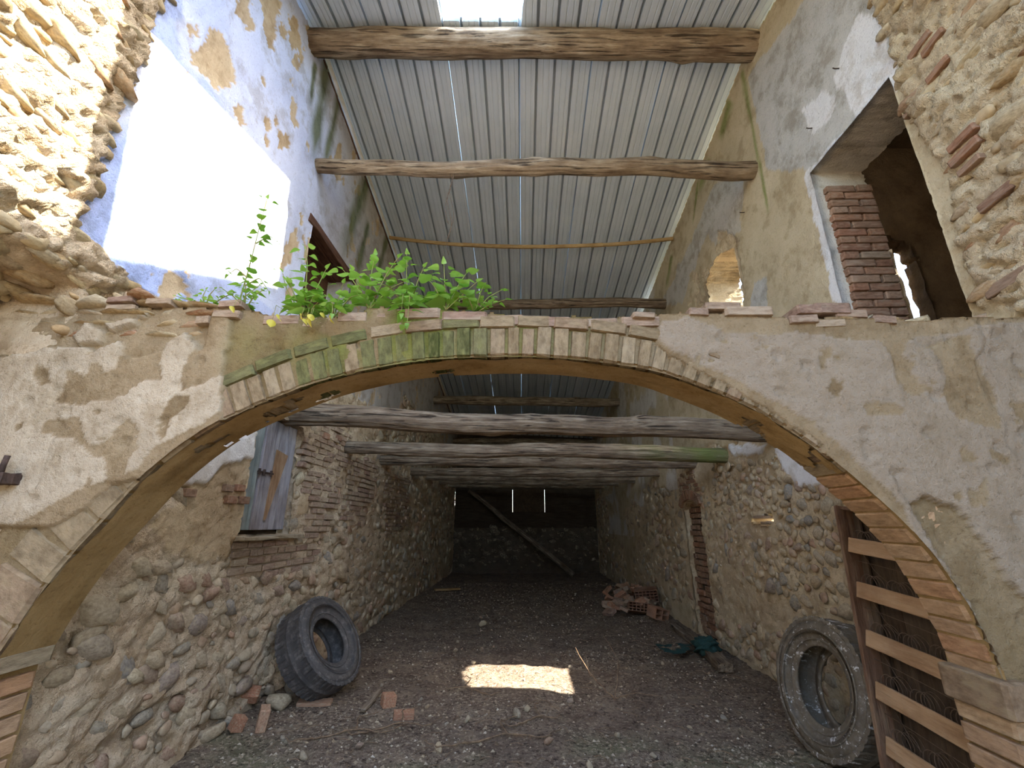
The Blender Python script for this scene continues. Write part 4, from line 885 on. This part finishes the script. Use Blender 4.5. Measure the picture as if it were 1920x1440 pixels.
for k, y in enumerate(sl_pos):
    for j in range(3):
        cx = .13+j*.2; th = np.linspace(0, 7.5*math.pi, 70); rr = .046+.012*np.abs(np.linspace(-1, 1, 70))
        curve_part('spring', [(cx+rr[i]*math.cos(a), y+.055+.5*rr[i]*0+rr[i]*math.sin(a), -.10+.095*i/69) for i, a in enumerate(th)], .0022, M['wire'], 4)
for k, y in enumerate((1.35, 1.06, .77, .49)):
    curve_part('tie_wire', [(.03, y-.01, -.03), (.2, y-.012, -.03), (.4, y-.02, -.03), (.6, y-.03, -.03)], .0018, M['wire'], 4)
    curve_part('tie_wire', [(.08, y+.06, -.04), (.18, y-.05, -.03), (.26, y-.10, -.03)], .0018, M['wire'], 4)

# =================================================================== IRONWORK ON THE WALLS
br_ = empty('iron_bracket', tuple(at_y(20, 895, YA))); props(br_, 'rusty iron gate pintle set in the plaster left of the arch', 'bracket')
p0 = at_y(20, 895, YA)
board('plate', br_, (0, -.03, -.01), (.085, .09, .05), M['iron'], .004, 1, .004); V, F = tube([(0,-.045,0),(.004,-.05,.05),(.010,-.05,.095)], .011, 8); local('pin', br_, V, F, M['iron'], True)
for k, (u, v, lb) in enumerate(((1572, 128, 'rusty nail high on the grey right-hand plaster'), (1522, 240, 'short rusty nail below the other one in the right plaster'), (1395, 398, 'bent nail beside the crack in the right wall'))):
    p = at_x(u, v, XR-.012); V, F = tube([(0.03,0,0),(-.03,.0,-.004),(-.055,-.012,-.012)], .005, 6); o = local('nail', None, V, F, M['iron'], True); o.location = p; props(o, lb, 'nail')

# =================================================================== LOOSE BRICKS, RUBBLE, PLANKS ON THE FLOOR
def loose(name, kind, i, mat, x, y, size, rot, label, cat, group=None, lift=0.0, parent=None):
    o = link(name, shared(kind, i, mat, kind == 's'), parent); e = Matrix.Rotation(rot[2], 3, 'Z') @ Matrix.Rotation(rot[0], 3, 'X') @ Matrix.Rotation(rot[1], 3, 'Y')
    A = e @ Matrix.Diagonal(Vector(size)); v = (STONES if kind == 's' else BRICKS)[i][0] @ np.array(A).T
    o.matrix_world = Matrix.Translation((x, y, floor_z(x, y)-v[:,2].min()-.006+lift)) @ A.to_4x4(); return props(o, label, cat, group)
def fl(u, v): p = at_z(u, v, 0.0); return p[0], p[1]
M['brick_loose'] = stone_mat('fallen_brick', ['#c08a6a', '#b57a5c', '#c49a7c', '#a98a74'])
lb = [('brick', 'b', 1, (462,1335), (.16,.12,.075), (.5,.2,.3), 'pale red brick tilted on top of the rubble beside the left tyre', .06),
      ('brick', 'b', 2, (490,1368), (.075,.11,.16), (.1,.12,.5), 'orange brick fragment standing on end in front of the left tyre'),
      ('brick', 'b', 3, (443,1375), (.09,.08,.10), (.2,.3,.9), 'small chunk of red brick nearest the camera by the left wall'),
      ('brick', 'b', 4, (438,1345), (.08,.06,.08), (.6,.3,.4), 'little red brick corner jammed under the tilted brick'),
      ('tile', 'b', 5, (590,1320), (.30,.10,.035), (.05,.03,.12), 'flat red tile lying right under the left tyre'),
      ('brick', 'b', 6, (728,1322), (.12,.11,.10), (.05,.1,.5), 'cube of pale brick alone on the dirt next to a plank sliver'),
      ('brick', 'b', 7, (757,1343), (.17,.08,.055), (.1,.05,.25), 'low worn brick piece in the middle of the dirt floor')]
for nm, kd, i, (u, v), sz, rt, lab, *lf in lb:
    x, y = fl(u, v); loose(nm, kd, i, M['brick_loose'], x, y, sz, rt, lab, 'tile' if nm == 'tile' else 'brick', None, lf[0] if lf else 0)
for i, (u, v, sz, lab) in enumerate(((520,1330,(.22,.16,.13),'grey mortar lump between tyre and bricks'), (482,1312,(.24,.16,.12),'grey boulder against the wall left of the tyre'), (455,1318,(.16,.12,.10),'rough stone wedged at the wall foot behind the bricks'),
    (545,1300,(.16,.14,.12),'stone hidden in the shade under the left tyre'), (500,1295,(.14,.12,.16),'upright pale stone touching the left tyre'), (420,1365,(.16,.10,.07),'brownish stone at the left wall foot near the camera'), (395,1390,(.2,.12,.08),'flat grey stone lowest by the left wall'),
    (970,1345,(.10,.08,.06),'pale pebble in front of the sunlit floor patch'), (1340,1232,(.22,.14,.06),'pale slab next to the plank end by the right wall'), (905,1172,(.13,.1,.06),'light stone in the middle distance of the floor'))):
    x, y = fl(u, v); loose('stone', 's', i, M['stone'], x, y, sz, (.2*i, .1, .7*i), lab, 'stone')
rsd = np.random.RandomState(77); G1 = 'loose stones scattered on the dirt floor'
for k in range(120):
    y = 3.3+8.5*rsd.rand()**1.5; x = -2.1+4.4*rsd.rand()
    s_ = .028+.05*rsd.rand()**2; loose('stone', 's', k % 14, M['stone'], x, y, (s_, s_*(.6+.4*rsd.rand()), s_*.55), (rsd.rand(), rsd.rand(), 6*rsd.rand()), 'small loose stone lying on the dark dirt floor', 'stone', G1)
# fallen masonry heaped against the right wall
G2 = 'fallen bricks heaped against the right wall'; tops = {}
for k in range(40):
    u, v = 1135+125*rsd.rand(), 1112+50*rsd.rand(); x, y = fl(u, v); x = min(x, 2.35); q = max(0, 1-abs(u-1205)/70)*max(0, 1-abs(v-1135)/40)
    loose('brick', 'b', k % 10, M['brick_loose'] if k % 3 else M['brick'], x, y, (.14+.16*rsd.rand(), .10+.06*rsd.rand(), .05+.05*rsd.rand()), ((rsd.rand()-.5)*1.2, (rsd.rand()-.5)*1.2, 6*rsd.rand()), 'broken brick in the heap against the right wall', 'brick', G2, .26*q)
def hollow(c, s, nx, nz, rot, label):
    t = .012; pr = []
    for i in range(nx+1): pr.append(box_np((-s[0]/2+i*s[0]/nx, 0, 0), (t, s[1], s[2])))
    for j in range(nz+1): pr.append(box_np((0, 0, -s[2]/2+j*s[2]/nz), (s[0], s[1], t)))
    o = link('hollow_brick', join_np(pr, 'hollow_brick', M['brick_red'])); o.location = c; o.rotation_euler = rot; return props(o, label, 'hollow brick', 'hollow bricks on the heap')
hx, hy = fl(1212, 1146); hollow((hx, hy-.1, .30), (.40, .25, .20), 6, 4, (.15, -.1, -.25), 'red hollow brick lying open-ended on top of the rubble heap')
hx, hy = fl(1200, 1150); hollow((hx-.05, hy-.2, .12), (.40, .25, .14), 6, 3, (-.3, .1, -.1), 'crushed hollow brick below the top one in the heap')
hx, hy = fl(1240, 1164); hollow((2.30, hy, .12), (.25, .25, .16), 2, 2, (.1, .2, .35), 'pale hollow block at the near end of the rubble heap')
def plank(name, a, b, w, h_, mat, label, cat='plank', lift=.0):
    a, b = Vector((a[0], a[1], floor_z(*a)+h_/2+lift)), Vector((b[0], b[1], floor_z(*b)+h_/2+lift)); d = b-a; o = board(name, None, (0,0,0), (d.length, w, h_), mat, .005, 3, .008)
    d.normalize(); ay = Vector((0,0,1)).cross(d).normalized(); o.matrix_world = axes_matrix((a+b)/2, d, ay, d.cross(ay)); return props(o, label, cat)
plank('plank', (2.36, 7.75), (2.32, 6.35), .15, .07, M['logw'], 'long grey timber offcut lying along the foot of the right wall', lift=.015)
plank('plank', (2.30, 6.25), (2.22, 5.62), .16, .09, M['logw'], 'short grey timber block at the near end of the long one', lift=.015)
plank('plank', (fl(680,1338)), (fl(712,1300)), .05, .03, M['logw'], 'dark narrow plank sliver beside the lone brick cube', lift=.012)
plank('plank', (fl(815,1110)), (fl(862,1106)), .10, .04, M['batten'], 'pale lath lying far off by the left wall', lift=.012)
V, F = STONES[3]; nb_ = []
nt = empty('green_net', (2.28, 6.3, .05)); props(nt, 'crumpled dark green netting caught on the timbers by the right wall', 'netting')
bm = bmesh.new(); bmesh.ops.create_icosphere(bm, subdivisions=4, radius=.5); v_, f_ = bm_arrays(bm); nn_ = fbm(v_[:,0]*7+5, v_[:,1]*7+v_[:,2]*9, 4, 3)
local('clump', nt, v_*(.5+nn_[:, None])*np.array([.24,.34,.17])*1.2+np.array([0,0,.06]), f_, M['net'], True)
xs_, ys_ = np.meshgrid(np.linspace(-.55, .0, 26), np.linspace(-.15, .3, 22)); zz = .0+.05*fbm(xs_*9, ys_*9, 3, 8)
surface('trailing_sheet', np.stack([xs_, ys_, zz-.01], -1), (fbm(xs_[:-1,:-1]*12, ys_[:-1,:-1]*12, 2, 4) > .55).astype(int), M['net'], parent=nt)
# twigs, roots
def twig(name, paths, label, r=.006):
    b = np.array(paths[0][0]); root = empty(name, tuple(b)); props(root, label, 'branch')
    for p in paths:
        q = np.array(p)-b; n = 14; tt = np.linspace(0, len(q)-1, n); pts = np.stack([np.interp(tt, np.arange(len(q)), q[:,i]) for i in range(3)], -1); pts[1:] += (rsd.rand(n-1, 3)-.5)*.012
        V, F = tube(pts, np.linspace(r, r*.4, n), 6); local('twig', root, V, F, M['twig'], True)
x, y = fl(1152, 1312)
twig('dry_branch', [[(x,y,.0),(x+.05,y+.1,.12),(x+.12,y+.3,.24),(x+.02,y+.5,.42)], [(x,y,.01),(x-.12,y+.1,.10),(x-.24,y+.3,.22),(x-.30,y+.4,.34)], [(x,y,.01),(x+.2,y+.05,.04),(x+.45,y+.0,.03)], [(x-.12,y+.1,.10),(x-.2,y+.2,.16),(x-.22,y+.2,.3)]], 'spindly dry branch poking up right of the sunlit floor patch')
for u, v, dx, lab in ((700,1372,.5,'tangled root on the floor below the lone brick cube'), (900,1300,-.4,'thin root left of the sunlit floor patch'), (980,1358,.35,'curled root around the pale pebble'), (600,1385,.6,'long thin root in the left foreground'), (880,1395,.7,'thin stick lying in the central foreground')):
    x, y = fl(u, v); twig('root', [[(x,y,.01),(x+dx*.4,y+.10,.03),(x+dx*.8,y+.06,.02),(x+dx,y+.25,.015)], [(x+dx*.4,y+.1,.03),(x+dx*.3,y+.3,.04),(x+dx*.5,y+.45,.02)], [(x,y,.01),(x-dx*.3,y-.1,.02),(x-dx*.5,y+.02,.015)]], lab, .007)
# litter of chips and straw that nobody could count
pr = []
for k in range(16000):
    y = 3.0+10.5*rsd.rand()**1.7; x = -2.3+4.8*rsd.rand()
    if vnoise(np.array([x*1.6]), np.array([y*1.6]), 5)[0] < rsd.rand()*.8: continue
    s_ = (.006+.015*rsd.rand()**2.3)*(1+.03*y); v_, f_ = (BRICKS[0][0][::1], BRICKS[0][1]) if False else (None, None)
    q = np.array([(1,0,-.3),(-.5,.87,-.3),(-.5,-.87,-.3),(.1,.05,.5)])*s_*(.6+.8*rsd.rand(4,1)); a = 6.28*rsd.rand(); ca, sa = math.cos(a), math.sin(a); q = q @ np.array([[ca,sa,0],[-sa,ca,0],[0,0,.8]])
    pr.append((q+np.array([x, y, floor_z(x, y)+.1*s_]), np.array([(0,1,3),(1,2,3),(2,0,3),(0,2,1)])))
M['chips'] = stone_mat('floor_chips', ['#9c9080', '#85745f', '#b8ad9c', '#74634f', '#a3917a', '#8a7862', '#cfc6b6'], True)
ch = link('chip_litter', join_np(pr, 'chip_litter', M['chips'])); props(ch, 'pale chips of mortar and stone strewn over the dirt floor', 'litter', kind='stuff')
pr = []
for k in range(700):
    y = 3.1+6*rsd.rand()**1.4; x = -2.2+4.5*rsd.rand(); L = .04+.12*rsd.rand(); a = 6.28*rsd.rand(); z = floor_z(x, y)+.008; d = np.array([math.cos(a), math.sin(a), .1*(rsd.rand()-.5)])*L
    V, F = tube([np.array([x,y,z]), np.array([x,y,z])+d*.5+np.array([.01*rsd.rand(),.01*rsd.rand(),.01]), np.array([x,y,z])+d], .0022, 3); pr.append((V, F))
stw = link('straw_litter', join_np(pr, 'straw_litter', M['twig'])); props(stw, 'dry straw and thin twigs littering the dirt floor', 'litter', kind='stuff')

# =================================================================== PLANTS ON TOP OF THE ARCH
def leaf_mat(name, a, b):
    t = NT(name); r = t.n('ObjectInfo').outputs['Random']; col = t.ramp(r, [(0, C(a)), (1, C(b))])
    t.put(t.b.inputs['Base Color'], col); t.b.inputs['Roughness'].default_value = .5
    tr = t.n('BsdfTranslucent'); t.put(tr.inputs[0], col); mx = t.n('MixShader'); mx.inputs[0].default_value = .45; t.put(mx.inputs[1], t.b.outputs[0]); t.put(mx.inputs[2], tr.outputs[0])
    t.put(t.t.nodes['Material Output'].inputs[0], mx.outputs[0]); return t.m
M['leaf'] = leaf_mat('green_leaf', '#749f38', '#98bf56'); M['leaf_dark'] = leaf_mat('dark_leaf', '#5f8f2c', '#84b03a'); M['leaf_dry'] = leaf_mat('yellow_leaf', '#c9b93e', '#d9cf62')
def leaf_mesh(nm, mat, wide=.42, fold=.10, droop=.16):
    prof = [(0,.0),(.02,.26),(.12,.40),(.28,.42),(.5,.34),(.72,.20),(.9,.07),(1,0)]; V = []; F = []
    for t_, w_ in prof:
        z = -droop*t_*t_+.03*math.sin(t_*6); w_ *= wide/.42
        V += [(t_, -w_, z+fold*w_*1.3), (t_, -w_*.5, z+fold*w_*.4), (t_, 0, z), (t_, w_*.5, z+fold*w_*.4), (t_, w_, z+fold*w_*1.3)]
    for i in range(len(prof)-1):
        for j in range(4): a = i*5+j; F.append((a, a+1, a+6, a+5))
    return mesh_np(nm, np.array(V), np.array(F), True, None, mat)
LEAF = [leaf_mesh('leaf', M['leaf']), leaf_mesh('leaf', M['leaf'], .34, .2, .3), leaf_mesh('leaf', M['leaf_dark'], .4, .15, .22), leaf_mesh('leaf', M['leaf'], .46, .05, .1)]; DRY = leaf_mesh('leaf', M['leaf_dry'], .36, .35, .45)
def add_leaf(root, p, d, size, me, roll=0.0):
    d = Vector(d).normalized(); s_ = Vector((0,0,1)).cross(d); s_ = s_.normalized() if s_.length > .1 else Vector((1,0,0)); n_ = d.cross(s_)
    q = Quaternion(d, roll); s_ = q @ s_; n_ = q @ n_
    o = link('leaf', me, root); o.matrix_local = axes_matrix(p, d*size, s_*size, n_*size)
def plant(base, stems, label, leaf=.065, every=.045, dry=0, seed=1, bare=.15, me=None):
    rs = np.random.RandomState(seed); root = empty('leafy_plant', base); props(root, label, 'plant', 'weeds growing on the broken top of the arch'); 
    for st in stems:                       # list of points relative to the base
        q = np.array(st, float); n = 24; tt = np.linspace(0, len(q)-1, n); P = np.stack([np.interp(tt, np.arange(len(q)), q[:,i]) for i in range(3)], -1)
        for _ in range(6): P[1:-1] = (P[:-2]+2*P[1:-1]+P[2:])/4
        V, F = tube(P, np.linspace(.0045, .0015, n), 5); local('stem', root, V, F, M['stem'], True)
        L = np.concatenate([[0], np.cumsum(np.linalg.norm(np.diff(P, axis=0), axis=1))]); s_ = L[-1]*bare; k = 0
        while s_ < L[-1]:
            p = np.array([np.interp(s_, L, P[:,i]) for i in range(3)]); a = k*2.4+rs.rand(); f = s_/L[-1]
            for sd in (0, math.pi):
                if rs.rand() < .12: continue
                d = np.array([math.cos(a+sd), math.sin(a+sd)*.8-.15, .25-.5*rs.rand()]); pet = .2*leaf+.02*rs.rand(); d /= np.linalg.norm(d)
                add_leaf(root, p+d*pet, d, 1.12*leaf*(.6+.6*rs.rand())*(1-.35*f), me or LEAF[rs.randint(4)], (rs.rand()-.5)*1.0)
            s_ += every*.78*(.7+.6*rs.rand()); k += 1
        add_leaf(root, P[-1], P[-1]-P[-3], leaf*.5, LEAF[1])
    for k in range(dry):
        p = np.array([(rs.rand()-.5)*.2, -.11-.03*rs.rand(), -.03-.06*rs.rand()]); V, F = tube([(p[0]*.8, -.02, .01), (p[0], p[1]+.01, .005), p], .0015, 4); local('stalk', root, V, F, M['stem'], True)
        add_leaf(root, p, (.15*(rs.rand()-.5), -.2, -1), .04+.025*rs.rand(), DRY, rs.rand()*3)
    return root
def on_top(u, y=YA+.07): p = at_y(u, 600, y); return (p[0], y, topat(p[0])+.02)
plant(on_top(440), [[(0,0,0),(.02,0,.25),(.03,0,.5),(.05,-.01,.72)], [(.03,0,.42),(.10,0,.47),(.15,.0,.43)], [(.02,0,.2),(-.05,0,.26),(-.09,0,.22)], [(.02,0,.15),(.09,0,.2),(.15,0,.12)]], 'tallest spindly weed rising in front of the sunlit wall', .06, .085, 0, 1, .2, LEAF[2])
plant(on_top(380), [[(0,0,0),(-.08,0,.05),(-.16,-.02,.07)], [(0,0,0),(.03,-.03,.07),(.06,-.04,.1)], [(0,0,0),(.1,-.02,.06),(.18,-.05,.07)], [(0,0,0),(-.03,0,.08),(-.02,0,.12)]], 'low creeping weed at the left end of the row', .035, .03, 0, 2)
plant(on_top(455), [[(0,0,0),(-.04,-.04,.06),(-.10,-.06,.10)], [(0,0,0),(.06,-.03,.08),(.12,-.05,.10)], [(0,0,0),(.02,-.05,.10),(.02,-.08,.14)], [(0,0,0),(-.02,0,.08),(.06,0,.16)]], 'bushy low weed with yellow tips around the foot of the tallest stem', .042, .03, 1, 3)
plant(on_top(570), [[(0,0,0),(-.02,0,.2),(-.03,0,.34),(-.06,0,.43)], [(0,0,0),(.06,-.03,.16),(.10,-.04,.27)], [(0,0,0),(-.10,-.03,.14),(-.13,-.05,.24)], [(0,0,0),(.1,-.05,.08),(.15,-.10,.07)], [(0,0,0),(-.04,-.06,.10),(-.05,-.10,.15)]], 'tall leafy weed with wilted yellow leaves hanging over the brick edge', .075, .05, 3, 4)
plant(on_top(625), [[(0,0,0),(.03,-.03,.12),(.05,-.05,.18)], [(0,0,0),(-.08,-.05,.10),(-.12,-.08,.12)], [(0,0,0),(.04,-.12,.04),(.06,-.15,-.05)], [(0,0,0),(.10,-.06,.09),(.16,-.1,.08)]], 'drooping weed with dry yellow leaves below it', .062, .042, 5, 5)
plant(on_top(690), [[(0,0,0),(-.01,0,.2),(.0,0,.34)], [(0,0,0),(.08,-.02,.2),(.14,-.03,.3)], [(0,0,0),(-.09,-.03,.16),(-.15,-.04,.22)], [(0,0,0),(.12,-.05,.1),(.2,-.08,.12)], [(0,0,0),(-.05,-.06,.12),(-.07,-.1,.18)]], 'broad leafy weed in the middle of the row', .075, .05, 0, 6)
plant(on_top(765), [[(0,0,0),(-.02,-.02,.18),(-.03,-.02,.33)], [(0,0,0),(.05,-.04,.16),(.08,-.06,.22)], [(0,0,0),(.0,-.13,.03),(.01,-.16,-.10)], [(0,0,0),(.04,-.14,.02),(.045,-.17,-.16)], [(0,0,0),(-.09,-.06,.1),(-.13,-.1,.1)]], 'weed with two shoots trailing down over the arch bricks', .068, .05, 0, 7)
plant(on_top(835), [[(0,0,0),(-.01,-.02,.16),(-.02,-.02,.27)], [(0,0,0),(.07,-.03,.14),(.11,-.04,.2)], [(0,0,0),(-.06,-.05,.12),(-.1,-.08,.15)], [(0,0,0),(.11,-.05,.08),(.17,-.08,.12)]], 'round-leaved dense weed near the right end of the row', .085, .048, 0, 8)
plant(on_top(890), [[(0,0,0),(.07,-.03,.08),(.14,-.05,.11)], [(0,0,0),(.08,-.06,.02),(.17,-.1,.03)], [(0,0,0),(-.03,-.07,.06),(-.06,-.10,.03)], [(0,0,0),(.03,-.04,.1),(.05,-.05,.14)]], 'last small weed at the right end of the row', .048, .038, 0, 9)
